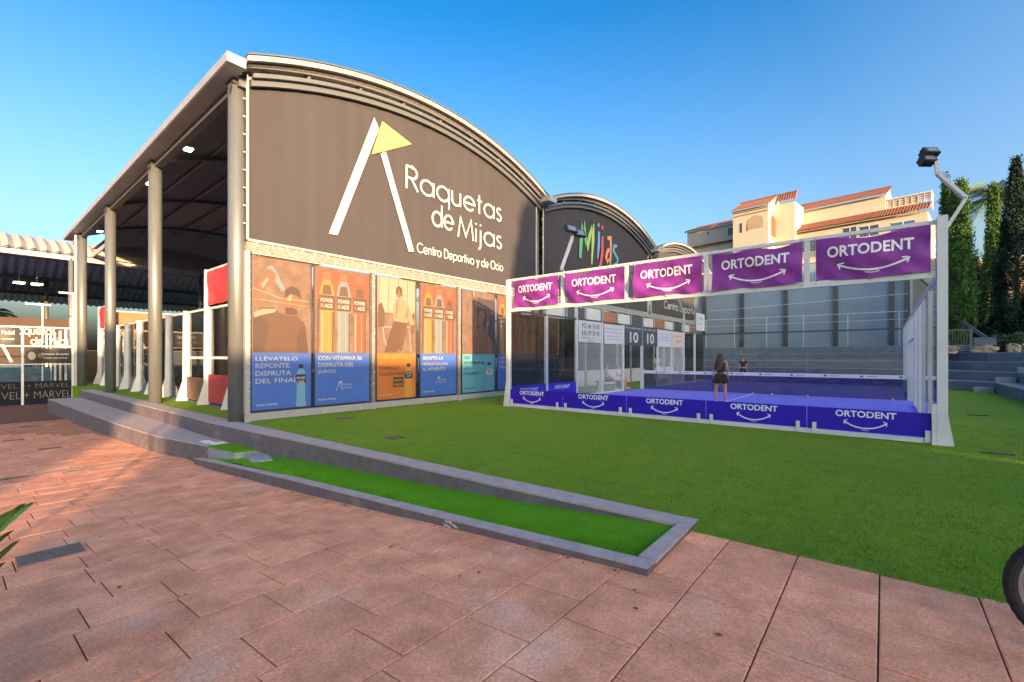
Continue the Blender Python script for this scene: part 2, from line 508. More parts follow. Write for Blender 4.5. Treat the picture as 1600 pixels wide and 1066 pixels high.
for i, (xa, xb, ya, yb) in enumerate(slabs):
    cx = (xa+xb)/2; cy = (ya+yb)/2
    lim = -.02 if xb > 10.5 else -1.0
    if cx < -17.3: lim = -.35
    if ya > lim: continue
    yb2 = min(yb, lim)
    if yb2-ya < .04: continue
    if xb > 10.5 and xa < 10.34 and yb2 > -1.0:
        if ya < -1.04: cand.append((2.0, i+9000, 10.34, xb, -1.0, yb2)); yb2 = -1.0
        else: xa = 10.34
    v = Vector((cx-CAM.x, cy-CAM.y)); dz = v.dot(fwd); dx = v.dot(rgt)
    vis = dz > .9 and abs(dx) < dz*1.22+.6
    cand.append((dz if vis else 1e3+abs(dz), i, xa, xb, ya, yb2))
cand.sort()
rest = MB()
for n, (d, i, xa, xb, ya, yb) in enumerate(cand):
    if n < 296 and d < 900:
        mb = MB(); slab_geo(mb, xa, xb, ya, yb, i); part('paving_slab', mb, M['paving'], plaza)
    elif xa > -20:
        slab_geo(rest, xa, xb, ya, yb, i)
o = part('paving_slabs', rest, M['paving_shaded'], plaza); o['kind'] = 'stuff'

# lawn
mb = MB()
mb.grid(lambda u, v: (-.3+17.5*u, -.05+29*v, 0.0), 20, 30)
mb.v = [(x, y+(.05 if (y < .1 and x < 10.3) else 0), z) for x, y, z in mb.v]
mb.box(-.3, -.045, -.9, 17, 28.5, -.004)
structure('lawn', mb, M['turf'])
# paving continues right of x=17 as plain ground
mb = MB(); mb.grid(lambda u, v: (-25+24.7*u, -.35+38*v, -.004), 6, 8)
mb.box(-24.9, -.3, -.9, -.35, 37.5, -.02)
structure('hall_apron', mb, M['turf'])

def blades(name, n, px, py, z, h, w, m, kind_parent=None):
    n = len(px)
    ang = RNG.uniform(0, 2*math.pi, n); lean = RNG.normal(0, .35, (n,2))
    hh = h*RNG.uniform(.6, 1.15, n)
    dx = np.cos(ang)*w/2; dy = np.sin(ang)*w/2
    co = np.zeros((n,3,3))
    co[:,0] = np.stack([px-dx, py-dy, z], 1)
    co[:,1] = np.stack([px+dx, py+dy, z], 1)
    co[:,2] = np.stack([px+lean[:,0]*hh, py+lean[:,1]*hh, z+hh], 1)
    me = bpy.data.meshes.new(name)
    me.vertices.add(n*3); me.loops.add(n*3); me.polygons.add(n)
    me.vertices.foreach_set('co', co.reshape(-1).astype(np.float32))
    me.loops.foreach_set('vertex_index', np.arange(n*3, dtype=np.int32))
    me.polygons.foreach_set('loop_start', np.arange(0, n*3, 3, dtype=np.int32))
    me.update(calc_edges=True)
    me.materials.append(m)
    o = bpy.data.objects.new(name, me); COL.objects.link(o)
    o['kind'] = 'stuff'
    return o

# turf blades: dense near the camera, thinner further out
N1 = 420000
rr_ = 2.6 + 12*RNG.random(N1)**1.5
th = RNG.uniform(R(-58), R(50), N1)
yaw = math.atan2(fwd.y, fwd.x)
px = CAM.x + rr_*np.cos(yaw-th); py = CAM.y + rr_*np.sin(yaw-th)
edge_y = -.050 + .012*np.sin(px*9)+.010*np.sin(px*23)+RNG.normal(0,.016,N1)
ok = (py > np.where(px < 10.35, .24-.022*(10.35-px), edge_y)) & (px < 15.3) & (px > .05) & ~((px > 2.5) & (px < 12.6) & (py > 6.6))
px = px[ok]; py = py[ok]
blades('turf_blades', 0, px, py, np.zeros(len(px)), .020, .006, M['blade'])

# kerb-edged planting bed of bright turf
def wall_front(x): return float(np.interp(x, [-20,-2.7,-.5,2.5,4.1,8.3,10.1,10.4], [-.62,-.46,-.47,-.33,-.23,-.12,-.04,-.02]))
def wall_back(x): return float(np.interp(x, [-20,0,10.3], [-.18,-.02,.20]))
def bed_z(x): return float(np.interp(x, [.4,1.4,2.5,4.2,6.7,8.4,10.3], [-.60,-.5,-.38,-.285,-.19,-.115,.0]))
mb = MB()
X = [1.0,2.5,4.2,6.7,8.4,10.24]
for a, b in zip(X[:-1], X[1:]):
    q = len(mb.v)
    mb.v += [(a,-.97,bed_z(a)-.02),(b,-.97,bed_z(b)-.02),(b,wall_front(b)+.02,bed_z(b)),(a,wall_front(a)+.02,bed_z(a))]
    mb.f.append((q,q+1,q+2,q+3))
structure('turf_bed', mb, M['turf_bright'])
N2 = 130000
px = RNG.uniform(.9, 10.22, N2); py = RNG.uniform(-.96, -.03, N2)
wf = np.interp(px, [-20,-2.7,-.5,2.5,4.1,8.3,10.1,10.4], [-.62,-.46,-.47,-.33,-.23,-.12,-.04,-.02])
bz = np.interp(px, [.4,1.4,2.5,4.2,6.7,8.4,10.3], [-.60,-.5,-.38,-.285,-.19,-.115,.0])
dens = np.clip((px-0)/10.3, .25, 1)
ok = (py < wf-.01) & (RNG.random(N2) < dens)
px = px[ok]; py = py[ok]; bz = bz[ok]
blades('bed_blades', 0, px, py, bz-.02, .022, .006, M['blade_bright'])

# lawn retaining wall (tapering), front kerb, end kerb
def kerb_top(x): return float(np.interp(x, [.4,1.4,4.7,6.7,8.4,10.45], [-.58,-.50,-.275,-.165,-.07,.05]))
wall = empty('retaining_wall', (4,-.2,-.5), 'long low grey concrete wall holding up the lawn, tapering to the corner of the turf bed', 'wall')
mb = MB(); top = MB()
X = [-17,-12,-6,-2.7,-.5,2.5,4.1,6,8.3,10.215]
for a, b in zip(X[:-1], X[1:]):
    p = [(a,wall_front(a)),(b,wall_front(b)),(b,wall_back(b)),(a,wall_back(a))]
    mb.prism(p, -.95, -.003)
    top.prism([(x, y+(-.006 if y < wall_back(x)-.05 else 0)) for x, y in p], -.002, .022)
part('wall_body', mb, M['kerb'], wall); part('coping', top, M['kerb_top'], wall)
kerb = empty('bed_kerb', (6,-1.02,-.3), 'low grey painted kerb around the narrow bright turf bed', 'kerb')
mb = MB(); top = MB()
X = [.55,1.4,2.5,4.7,6.7,8.4,10.375]
for a, b in zip(X[:-1], X[1:]):
    p = [(a,-1.09),(b,-1.09),(b,-.95),(a,-.95)]
    mb.prism(p, lambda x, y: zg(x)-.2, lambda x, y: kerb_top(x)-.012)
    top.prism([(a,-1.093),(b,-1.093),(b,-.947),(a,-.947)], lambda x, y: kerb_top(x)-.0115, lambda x, y: kerb_top(x))
mb.prism([(10.25,-.945),(10.375,-.945),(10.33,.20),(10.22,.20)], -.2, .018)
top.prism([(10.247,-.944),(10.378,-.944),(10.333,.20),(10.217,.20)], lambda x, y: .019, lambda x, y: .05 if y < 0 else .024)
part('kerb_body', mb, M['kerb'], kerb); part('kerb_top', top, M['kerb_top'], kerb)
# worn white scrape on the kerb
mb = MB()
for k in range(9):
    x = 8.22+random.uniform(0,.25); z = kerb_top(x)-random.uniform(.0,.09)
    l = random.uniform(.02,.07)
    mb.poly([(x,-1.0945,z),(x+l,-1.0945,z-.02),(x+l*.8,-1.0945,z-.035),(x-.01,-1.0945,z-.012)])
part('scrape_mark', mb, M['ink_white'], kerb)

# stone platform (two steps) along the halls
plat = empty('stone_platform', (-3,-1,-.8), 'grey concrete platform step running below the steel columns', 'step')
PE = [(-17.2,-1.64),(-10,-1.5),(-4.72,-1.36),(-1.6,-1.2),(-.5,-1.03),(.34,-.90),(.62,-.86)]
poly = PE + [(.62,-.40),(-.5,-.46),(-2.7,-.45),(-17.2,-.61)]
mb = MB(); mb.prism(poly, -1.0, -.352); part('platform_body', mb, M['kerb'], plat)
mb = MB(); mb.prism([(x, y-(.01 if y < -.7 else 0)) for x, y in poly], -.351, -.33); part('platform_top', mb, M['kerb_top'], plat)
mb = MB()
mb.prism([(-.12,-.80),(.28,-.80),(.28,-.62),(-.12,-.62)], -.329, -.324)
mb.prism([(.33,-.74),(.60,-.74),(.60,-.48),(.33,-.48)], -.329, -.324)
part('white_tile', mb, M['metal_white'], plat)
# turf topped block, step and flat stone
blk = empty('planter_block', (1.25,-.56,-.6), 'square grey block topped with green turf at the end of the bed', 'block')
mb = MB(); mb.prism([(.64,-.86),(1.75,-.74),(1.86,-.37),(.66,-.44)], -.8, -.352); part('block_body', mb, M['slab_stone'], blk)
mb = MB(); mb.prism([(.635,-.865),(1.755,-.745),(1.865,-.365),(.655,-.43)], -.351, -.325); part('turf_top', mb, M['turf_bright'], blk)
mb = MB(); mb.prism([(1.88,-.62),(2.35,-.55),(2.42,-.36),(1.92,-.37)], -.6, -.36)
solo('rough_step', mb, M['slab_stone'], (2.1,-.5,-.5), 'small dark rough stone step beside the turf topped block', 'stone')
mb = MB(); mb.prism([(2.30,-.72),(2.66,-.80),(2.86,-.70),(2.94,-.52),(2.6,-.42),(2.36,-.50)], -.45, -.345)
solo('flat_stone', mb, M['slab_stone'], (2.6,-.6,-.4), 'irregular flat grey stone lying on the bright turf bed', 'stone')

# drains
def grate(name, x0, y0, x1, y1, z, label, n, along='y', group='floor drains'):
    e = empty(name, ((x0+x1)/2,(y0+y1)/2,z), label, 'drain', group)
    mb = MB(); mb.box(x0,y0,z-.01,x1,y1,z+.004); part('pit', mb, M['black'], e)
    mb = MB()
    for k in range(n+1):
        if along == 'y':
            y = y0+(y1-y0)*k/n; mb.box(x0,y-.008,z+.0045,x1,y+.008,z+.012)
        else:
            x = x0+(x1-x0)*k/n; mb.box(x-.008,y0,z+.0045,x+.008,y1,z+.012)
    mb.box(x0-.01,y0-.01,z+.003,x0+.012,y1+.01,z+.014); mb.box(x1-.012,y0-.01,z+.003,x1+.01,y1+.01,z+.014)
    part('grating', mb, M['iron'], e)
grate('floor_drain', 5.24,-3.86,5.55,-3.42, zg(5.4)+.008, 'large rectangular iron grating in the paving near the left edge', 22)
for (x, ya, yb, lb) in ((-11.1,-2.87,-2.37,'thin slot drain in the shaded paving, farthest of the four'), (-7.35,-3.43,-3.01,'thin slot drain in the shaded paving at the left edge of the photo'),
                        (-4.66,-2.92,-2.51,'thin slot drain in shaded paving just before the long dotted channel'), (-.62,-2.91,-2.51,'thin slot drain in the sunlit strip of paving')):
    grate('floor_drain', x-.05, ya, x+.05, yb, zg(x)+.006, lb, 8)
grate('floor_drain', -.95,-9.5,-.87,-1.34, zg(-.9)+.006, 'long dotted channel drain crossing the paving to the platform', 130)
for (xa, ya, xb, yb, lb) in ((1.05,1.8,1.28,2.17,'small dark drain in the lawn by the first sports drink posters'), (4.3,.95,4.56,1.23,'small dark drain in the lawn before the orange poster'),
                             (13.42,12.8,13.79,12.93,'dark drain in the lawn behind the right corner of the court'), (12.92,6.28,13.28,6.38,'dark drain in the lawn in front of the right corner of the court')):
    grate('lawn_drain', xa, ya, xb, yb, .012, lb, 6, 'y' if yb-ya > .2 else 'x', 'lawn drains')

# ------------------------------------------------------------------ halls
HW = 12.05; XF = 0.0; XB = -24.0
RC = None
def arc_z(y, spring, rise, half=HW/2):
    Rr = (half*half+rise*rise)/(2*rise)
    return spring - (Rr-rise) + math.sqrt(max(0, Rr*Rr-y*y))
def ribbon_arch(mb, x0, x1, yc, sp, rise, half, t, n=28, dz=0):
    """solid arch band between x0..x1, thickness t downward"""
    b = len(mb.v)
    for i in range(n+1):
        y = -half+2*half*i/n
        z = arc_z(y, sp, rise, half)+dz
        for (x, zz) in ((x0,z),(x1,z),(x1,z-t),(x0,z-t)): mb.v.append((x, yc+y, zz))
    for i in range(n):
        a = b+i*4
        for k in range(4):
            l = (k+1) % 4
            mb.f.append((a+k, a+l, a+4+l, a+4+k))
    mb.f.append((b+3,b+2,b+1,b)); e = b+n*4; mb.f.append((e,e+1,e+2,e+3))

HALL_LABEL = ['nearest and tallest looking of the arched sports halls, open on the left with steel columns',
              'middle arched sports hall with a dark banner of multicoloured letters',
              'farthest arched sports hall, small and seen above the court fence']
halls = []
for i in range(3):
    y0 = i*HW; yc = y0+HW/2+.02
    h = empty('sports_hall', (0, y0, 0), HALL_LABEL[i], 'sports hall', 'row of arched sports halls'); halls.append(h)
    # roof shell: corrugated underside and smooth top
    nx = 118 if i == 0 else 60
    rf = MB()
    def fn(u, v, nx=nx, yc=yc):
        k = round(u*nx*2)
        y = -6.0+12.0*v
        return (.34-24.0*u, yc+y, arc_z(y, 8.36, 1.28, 6.0)-(.10 if k % 2 else .055))
    rf.grid(fn, nx*2, 22)
    roof = part('roof', rf, M['under_roof'], h)
    if i == 0:
        ex = MB()
        ex.grid(lambda u, v: (-23.5-6.9*u, yc-4.4+10.3*v, arc_z(-4.4+10.3*v, 8.42, 1.22, 6.0)-(.10 if round(u*60) % 2 else .055)), 60, 20)
        part('rear_roof', ex, M['under_roof'], roof)
        ex = MB(); ex.box(-24.0,yc-4.4,8.0,-24.15,yc-4.25,9.0); ex.box(-30.1,yc-4.45,8.3,-24,yc-4.38,8.6); part('rear_edge', ex, M['fascia'], roof)
        ex = MB()
        for k in range(50):
            ya_ = yc-4.3+10.2*k/50; yb_2 = yc-4.3+10.2*(k+1)/50; xx = -29.9+(.05 if k % 2 else 0)
            ex.box(xx,ya_,8.25,xx+.04,yb_2+.01,arc_z((ya_+yb_2)/2-yc, 8.42, 1.22, 6.0)-.1)
        part('gable_infill', ex, M['under_roof'], roof)
    tp = MB(); ribbon_arch(tp, .36, -23.8, yc, 8.42, 1.31, 6.05, .05, 26); part('roof_sheet', tp, M['roof_cream'], roof)
    # transverse ribs and purlins
    for x in (-7.05,-14.1,-21.2):
        rb = MB(); ribbon_arch(rb, x, x-.12, yc, 8.25, 1.2, 5.9, .16, 20); part('roof_rib', rb, M['fascia_dark'], roof)
    for k in range(1, 8):
        y = -6+12*k/8; z = arc_z(y, 8.32, 1.22, 6.0)-.03
        pr = MB(); pr.box(.2, yc+y-.04, z-.12, -23.8, yc+y+.04, z); part('purlin', pr, M['fascia_dark'], roof)
    # front edge: cap, cream band, grey channels
    fb = MB(); ribbon_arch(fb, .46, .30, yc, 8.45, 1.31, 6.05, .125, 40); part('fascia', fb, M['fascia'], h)
    fb = MB(); ribbon_arch(fb, .50, .28, yc, 8.48, 1.315, 6.06, .03, 40); part('cap_trim', fb, M['fascia_dark'], h)
    fb = MB(); ribbon_arch(fb, .27, .17, yc, 8.36, 1.20, 5.92, .07, 40); ribbon_arch(fb, .23, .13, yc, 8.22, 1.19, 5.85, .10, 40)
    part('arch_channel', fb, M['steel'], h)
    fb = MB(); ribbon_arch(fb, .12, .02, yc, 8.18, 1.2, 5.85, .22, 40); part('arch_beam', fb, M['fascia_dark'], h)
    # columns with caps
    ys = [y0+.02] if i == 0 else [y0+.0]
    if i == 2: ys.append(y0+HW)
    for yy in ys:
        for j in range(4):
            x = -.28-7.05*j
            if i > 0 and j > 1: break
            mb = MB(); r = .19 if i == 0 else .16
            mb.tube([(x,yy,-.3),(x,yy,7.97)], r, 28)
            part('column', mb, M['steel'], h, smooth=True)
            mb = MB(); mb.box(x-.2,yy-.16,7.972,x+.2,yy+.16,8.095)
            mb.bar((x+.05,yy-.12,8.0),(x+.24,yy-.24,7.76),.03); mb.bar((x+.1,yy+.1,8.15),(x+.32,yy+.12,7.9),.03)
            part('column_head', mb, M['dark_steel'], h)
    if i == 0:   # flanges hide facets where the column meets the wall
        mb = MB()
        mb.box(-23.9,-.42,8.10,.44,-.08,8.115); mb.box(-23.9,-.44,8.116,.44,-.41,8.32); mb.box(-23.9,-.08,8.116,.44,-.05,8.27)
        mb.box(.44,-.44,8.10,.46,-.05,8.32)
        part('gutter', mb, M['gutter'], h)
        mb = MB(); mb.box(-23.9,-.04,7.9,.02,.16,8.09); part('eave_beam', mb, M['fascia_dark'], h)
    else:
        mb = MB(); mb.box(-23.9,y0-.26,8.22,.66,y0+.26,8.235); mb.box(.62,y0-.28,8.236,.66,y0+.28,8.46)
        mb.box(-23.9,y0-.29,8.236,.61,y0-.26,8.44); mb.box(-23.9,y0+.26,8.236,.61,y0+.29,8.44)
        part('valley_gutter', mb, M['gutter'], h)
    if i == 0:
        mb = MB(); mb.tube([(-.5,.26,-.2),(-.5,.26,8.1)], .04, 8); part('drain_pipe', mb, M['white_paint'], h)
        mb = MB(); mb.tube([(-21.65,-.2,-.3),(-21.65,-.2,8.1)], .06, 8); part('drain_pipe', mb, M['fascia'], h)

# floodlights under the eave of the first hall
def eave_lamp(x, y, z, lab):
    e = empty('floodlight', (x,y,z), lab, 'floodlight', 'lit floodlights under the eaves')
    mb = MB(); mb.bar((x,y+.05,8.66),(x,y+.05,z+.12),.035); mb.bar((x-.16,y+.02,z+.12),(x+.16,y+.02,z+.12),.03); part('bracket', mb, M['metal_white'], e)
    mb = MB(); mb.box(x-.17,y-.12,z+.02,x+.17,y+.12,z+.09); part('housing', mb, M['metal_white'], e)
    mb = MB(); mb.box(x-.15,y-.10,z-.002,x+.15,y+.10,z+.018); part('lamp_face', mb, M['led'], e)
eave_lamp(-6.0,.6,8.35,'lit white floodlight under the eave between the two nearest columns')
eave_lamp(-10.7,.6,8.35,'lit white floodlight just behind the second column')
eave_lamp(-20.6,.6,8.2,'lit white floodlight under the eave near the farthest column')

# facades ------------------------------------------------------------
def banner_arch(i, label, rise=1.25, x=0.0):
    y0 = i*HW+.14; y1 = i*HW+11.68
    yc = (y0+y1)/2; half = (y1-y0)/2
    e = empty('hall_banner', (x, yc, 4.3), label, 'banner', 'large banners closing the gables of the halls')
    mb = MB()
    def zt(y): return arc_z(y-yc, 8.14, rise, half)
    def f(u, v):
        y = y0+.03+(y1-y0-.06)*u; z = 4.36+(zt(y)-.03-4.36)*v
        ed = min(1, 6*min(u,1-u), 8*min(v,1-v))
        return (x-.02+.012*ed*math.sin(y*2.3+z*1.2)+.006*math.sin(y*11), y, z)
    mb.grid(f, 90, 24); part('banner_cloth', mb, M['fabric'], e, smooth=True)
    n = 40
    pts = [(x+.03, y0+(y1-y0)*k/n, zt(y0+(y1-y0)*k/n)) for k in range(n+1)]
    mb = MB(); mb.tube(pts, .032, 6)
    mb.tube([(x+.03,y0,4.33),(x+.03,y0,8.12)], .032, 6); mb.tube([(x+.03,y1,4.33),(x+.03,y1,8.12)], .032, 6)
    mb.tube([(x+.03,y0,4.33),(x+.03,y1,4.33)], .032, 6)
    part('hem', mb, M['hem'], e)
    mb = MB()
    for k in range(0, n+1):
        p = pts[k]; mb.bar(p, (p[0]-.02, p[1]+.01, p[2]+.10), .018)
    for k in range(9):
        z = 4.7+k*.42; mb.bar((x+.03,y0,z),(x,y0-.09,z+.01),.018); mb.bar((x+.03,y1,z),(x,y1+.09,z+.01),.018)
    for k in range(32):
        y = y0+.2+k*.36; mb.bar((x+.045,y,4.33),(x+.05,y,4.20),.018)
    part('ties', mb, M['hem'], e)['kind'] = 'stuff'
    return e

b1 = banner_arch(0, 'huge brown banner with a flag logo and thin white lettering on the nearest hall')
X0 = .024
mb = MB()
mb.poly([(X0,3.60,8.63),(X0,2.18,4.90),(X0,2.43,4.91),(X0,3.76,8.36)]); part('logo_left_leg', mb, M['ink_white'], b1)
mb = MB(); mb.poly([(X0,3.82,7.64),(X0,4.86,4.89),(X0,5.07,4.93),(X0,4.00,7.76)]); part('logo_right_leg', mb, M['ink_white'], b1)
mb = MB(); mb.poly([(X0,3.51,7.51),(X0,4.97,8.60),(X0,3.88,8.66)][:1]+[(X0,4.97,8.34),(X0,3.88,8.63)]); part('logo_flag', mb, M['ink_yellow'], b1)
mb = MB(); stroke_text(mb, 'Raquetas', 4.75, 6.88, .72, .072, 4.70, X0); part('lettering', mb, M['ink_white'], b1)
mb = MB(); stroke_text(mb, 'de', 5.84, 5.96, .72, .072, .98, X0); part('lettering', mb, M['ink_white'], b1)
mb = MB(); stroke_text(mb, 'Mijas', 7.02, 5.80, .72, .072, 2.44, X0); part('lettering', mb, M['ink_white'], b1)
mb = MB(); stroke_text(mb, 'Centro Deportivo y de Ocio', 5.20, 4.94, .30, .036, 4.27, X0, .07); part('lettering', mb, M['ink_white'], b1)

b2 = banner_arch(1, 'large dark banner with the word in green, blue, red and orange brush letters')
def ink(n, c): return mat('ink_'+n, c, .7)
IG, IB, IR, IO, IC = ink('green',(.12,.42,.18)), ink('blue',(.12,.38,.62)), ink('red',(.62,.08,.10)), ink('orange',(.68,.26,.14)), ink('cyan',(.10,.38,.45))
def brush(pts, w0, m):
    mb = MB(); mb.strip(pts, lambda t: w0*(.55+.75*math.sin(math.pi*min(1, t*.8+.2))), (X0,0,0), (0,1,0), (0,0,1)); part('brush_letter', mb, m, b2)
brush([(15.38,6.45),(15.45,7.2),(15.60,8.0),(15.70,8.42)], .22, IG)
brush([(15.70,8.40),(15.85,7.7),(16.02,6.98)], .22, IG)
brush([(16.03,6.96),(16.3,7.7),(16.66,8.48)], .22, ink('lime',(.30,.50,.12)))
brush([(16.68,8.48),(16.66,7.6),(16.52,6.32)], .22, ink('lime2',(.38,.52,.12)))
brush([(17.30,8.18),(17.28,7.5),(17.15,6.72)], .20, IB); brush([(17.22,8.42),(17.30,8.62)], .22, IB)
brush([(17.70,8.0),(17.66,7.1),(17.42,6.35),(17.05,6.12)], .20, IR); brush([(17.66,8.36),(17.70,8.60)], .24, IR)
brush([(18.25,8.02),(18.62,8.1),(18.66,7.6),(18.60,6.9),(18.52,6.50)], .18, IO)
brush([(18.62,7.5),(18.30,7.35),(18.08,6.95),(18.25,6.72),(18.52,6.95)], .17, IO)
brush([(19.40,7.80),(19.05,7.74),(18.95,7.45),(19.25,7.25),(19.48,7.1),(19.42,6.85),(19.05,6.72)], .15, IC)
b3 = banner_arch(2, 'brown banner on the farthest hall gable, mostly hidden behind the court fence')
mb = MB(); stroke_text(mb, 'Centro Deportivo', 26.5, 4.9, .5, .07, 7, X0); part('lettering', mb, M['ink_white'], b3)

# lower facade of hall 1: steel frame, bays
fr = empty('facade_frame', (0,5.9,0), 'weathered steel frame holding the sports drink posters below the big banner', 'frame')
mb = MB(); mb.box(-.12,.12,4.07,.02,11.7,4.29); part('cross_beam', mb, M['weathered'], fr)
mb = MB(); mb.box(-.08,.10,.02,.03,11.7,.20); part('bottom_rail', mb, M['white_frame'], fr)
for y in (.14, 3.57, 7.08, 10.62, 11.66):
    mb = MB(); mb.box(-.08,y-.055,.203,.035,y+.055,4.067); part('post', mb, M['white_frame'] if y < 3 else M['weathered'], fr)
    mb = MB(); mb.box(.036,y-.07,.0,.05,y+.07,.16); part('foot_plate', mb, M['white_frame'], fr)
mb = MB()
mb.tube([(.06,.22,4.03),(.06,11.6,4.03)], .02, 6)
for k in range(34): mb.bar((.06,.3+k*.34,4.03),(.05,.3+k*.34+random.uniform(-.02,.02),4.10),.016)
for k in range(16): mb.bar((.05,.2,.5+k*.22),(.05,.10,.5+k*.22+.02),.014)
for k in (7,): mb.bar((.055,7.75,4.0),(.06,7.8,3.75),.02)
for k in range(10): mb.bar((.045,.9+k*1.1,.19),(.055,.92+k*1.1,.02),.018)
part('ties', mb, M['hem'], fr)['kind'] = 'stuff'

def P(mb, pts, x): mb.poly([(x, y, z) for y, z in pts]); return mb
cols = dict(blue=(.045,.115,.40), orange=(.42,.135,.03), teal=(.09,.28,.34))
PM = {k: mat('poster_'+k, v, .5, noise=(2,.08), bump=(5,.4,.02)) for k, v in cols.items()}
PX = {n: mat('print_'+n, tuple(v*.62 for v in c), .55) for n, c in dict(sand=(.26,.17,.12), brown=(.09,.045,.03), skin=(.24,.115,.07), dark=(.04,.025,.022), yellow=(.40,.27,.05), lblue=(.20,.30,.37), red=(.30,.085,.045), hi=(.42,.36,.28), shade=(.11,.06,.04), teal=(.10,.16,.17), cap=(.35,.14,.09),
      white=(.72,.70,.66), pale=(.62,.55,.44), navy=(.025,.03,.07), bott=(.20,.45,.68), orange2=(.70,.36,.05), label=(.03,.03,.045), coat=(.40,.32,.20), sky=(.50,.44,.36), grey=(.34,.33,.34), amber=(.62,.28,.02)).items()}
PX['sandtex'] = mat('print_sandtex', (.118,.080,.064), .6, noise=(2.2,.5), bump=(5,.4,.02))

def bottle(parent, yc, z0, z1, w, body, label, cap, x, name='printed_bottle', neck=.14):
    H = z1-z0
    prof = [(.42,0),(.5,.03),(.44,.22),(.40,.38),(.44,.5),(.5,.62),(.5,.74),(.36,.84),(.24,.88),(.24,.90)]
    mb = MB(); P(mb, [(yc-w*a, z0+H*b) for a, b in prof]+[(yc+w*a, z0+H*b) for a, b in prof[::-1]], x)
    part(name, mb, body, parent)
    mb = MB(); P(mb, [(yc-w*.5, z0+H*.56),(yc+w*.5, z0+H*.56),(yc+w*.5, z0+H*.76),(yc-w*.5, z0+H*.76)], x+.0015); part('printed_label', mb, label, parent)
    mb = MB(); P(mb, [(yc-w*.24, z0+H*.90),(yc+w*.24, z0+H*.90),(yc+w*.24, z1),(yc-w*.24, z1)], x); part('printed_cap', mb, cap, parent)

YZ = ((0,1,0),(0,0,1))
def tt(s, y, z, w, h, m, parent, x=.048, bold=0): text_part('lettering', s, w, h, (x, y, z), YZ[0], YZ[1], m, parent, bold)

def poster(y0, y1, low, lab, zb=.26, zt=3.98):
    e = empty('poster', (.03,(y0+y1)/2,zb), lab, 'poster', 'sports drink posters hung along the hall front')
    def wav(y, z): return .012*math.sin(z*1.7+y0)+.008*math.sin(y*5+z)
    mb = MB(); mb.grid(lambda u, v: (.008+.0*wav(0,0), y0+(y1-y0)*u, zb+(1.655-zb)*v), 2, 2); part('colour_panel', mb, PM[low], e)
    mb = MB(); mb.grid(lambda u, v: (.008, y0+(y1-y0)*u, 1.656+(zt-1.656)*v), 2, 2); part('photo_panel', mb, PX['sandtex'], e)
    mb = MB(); mb.box(-.012,y0-.04,zb-.05,.002,y1+.04,zt+.0); part('backing', mb, PX['navy'], e)
    return e
def small_logo(e, y, z):
    mb = MB(); mb.strip([(y,z),(y+.09,z+.25)], .014, (.02,0,0), *YZ); mb.strip([(y+.11,z+.20),(y+.19,z)], .014, (.02,0,0), *YZ); P(mb, [(y+.09,z+.2),(y+.19,z+.22),(y+.11,z+.27)], .0205)
    part('printed_logo', mb, PX['white'], e)
    tt('Raquetas', y+.17, z+.13, .30, .06, PX['white'], e, .02); tt('de Mijas', y+.20, z+.04, .27, .05, PX['white'], e, .02)
def trio(e, y0, y1):
    w = (y1-y0)/3.35
    mb = MB(); P(mb, [(y0,3.1),(y1,3.1),(y1,3.9),(y0,3.9)], .0095); part('printed_glow', mb, PX['red'], e)
    for q_ in range(7):
        a_ = y0+(y1-y0)*q_/7; mb = MB(); P(mb, [(a_,1.66),(a_+.05,1.66),(a_+.09,3.1),(a_+.01,3.1)], .0092); part('printed_shade', mb, PX['shade'], e)
    for k, c in enumerate(('yellow','lblue','red')):
        yc = y0+w*(.62+k*1.05); H = 3.7; zz = 1.66
        x = .0110+.002*k
        prof = [(.50,1.66),(.46,1.95),(.42,2.3),(.47,2.75),(.5,3.0),(.5,3.28),(.38,3.5),(.26,3.6),(.26,3.64)]
        mb = MB(); P(mb, [(yc-w*a*.92, z) for a, z in prof]+[(yc+w*a*.92, z) for a, z in prof[::-1]], x); part('printed_bottle', mb, PX[c], e)
        mb = MB(); P(mb, [(yc-w*.36,1.68),(yc-w*.24,1.68),(yc-w*.22,2.78),(yc-w*.34,2.78)], x+.0005); P(mb, [(yc+w*.10,1.68),(yc+w*.14,1.68),(yc+w*.13,2.76),(yc+w*.10,2.76)], x+.0005); part('printed_shine', mb, PX['hi'], e)
        mb = MB(); P(mb, [(yc+w*.30,1.68),(yc+w*.42,1.68),(yc+w*.38,2.3),(yc+w*.42,2.78),(yc+w*.30,2.78)], x+.0005); P(mb, [(yc-w*.3,3.24),(yc+w*.3,3.24),(yc+w*.2,3.5),(yc-w*.2,3.5)], x+.0005); part('printed_shadow', mb, PX['shade'], e)
        mb = MB(); P(mb, [(yc-w*.46,2.82),(yc+w*.46,2.82),(yc+w*.46,3.22),(yc-w*.46,3.22)], x+.0006); part('printed_label', mb, PX['brown'], e)
        mb = MB(); P(mb, [(yc-w*.25,3.645),(yc+w*.25,3.645),(yc+w*.25,3.86),(yc-w*.25,3.86)], x); part('printed_cap', mb, PX['cap'], e)
        tt('POWER', yc-w*.38, 3.03, w*.76, .11, PX['white'], e, x+.0012, .02); tt('ADE', yc-w*.16, 2.88, w*.5, .11, PX['white'], e, x+.0012, .02)
        mb = MB(); P(mb, [(yc-w*.4,2.88),(yc-w*.2,2.88),(yc-w*.2,2.99),(yc-w*.4,2.99)], x+.0012); part('printed_square', mb, PX[c], e)
def lines(e, rows, y, z, m, h=.115, dz=.185, wf=.105):
    for k, s in enumerate(rows):
        tt(s, y, z-k*dz, len(s)*wf*h/.115, h, m, e, .02)

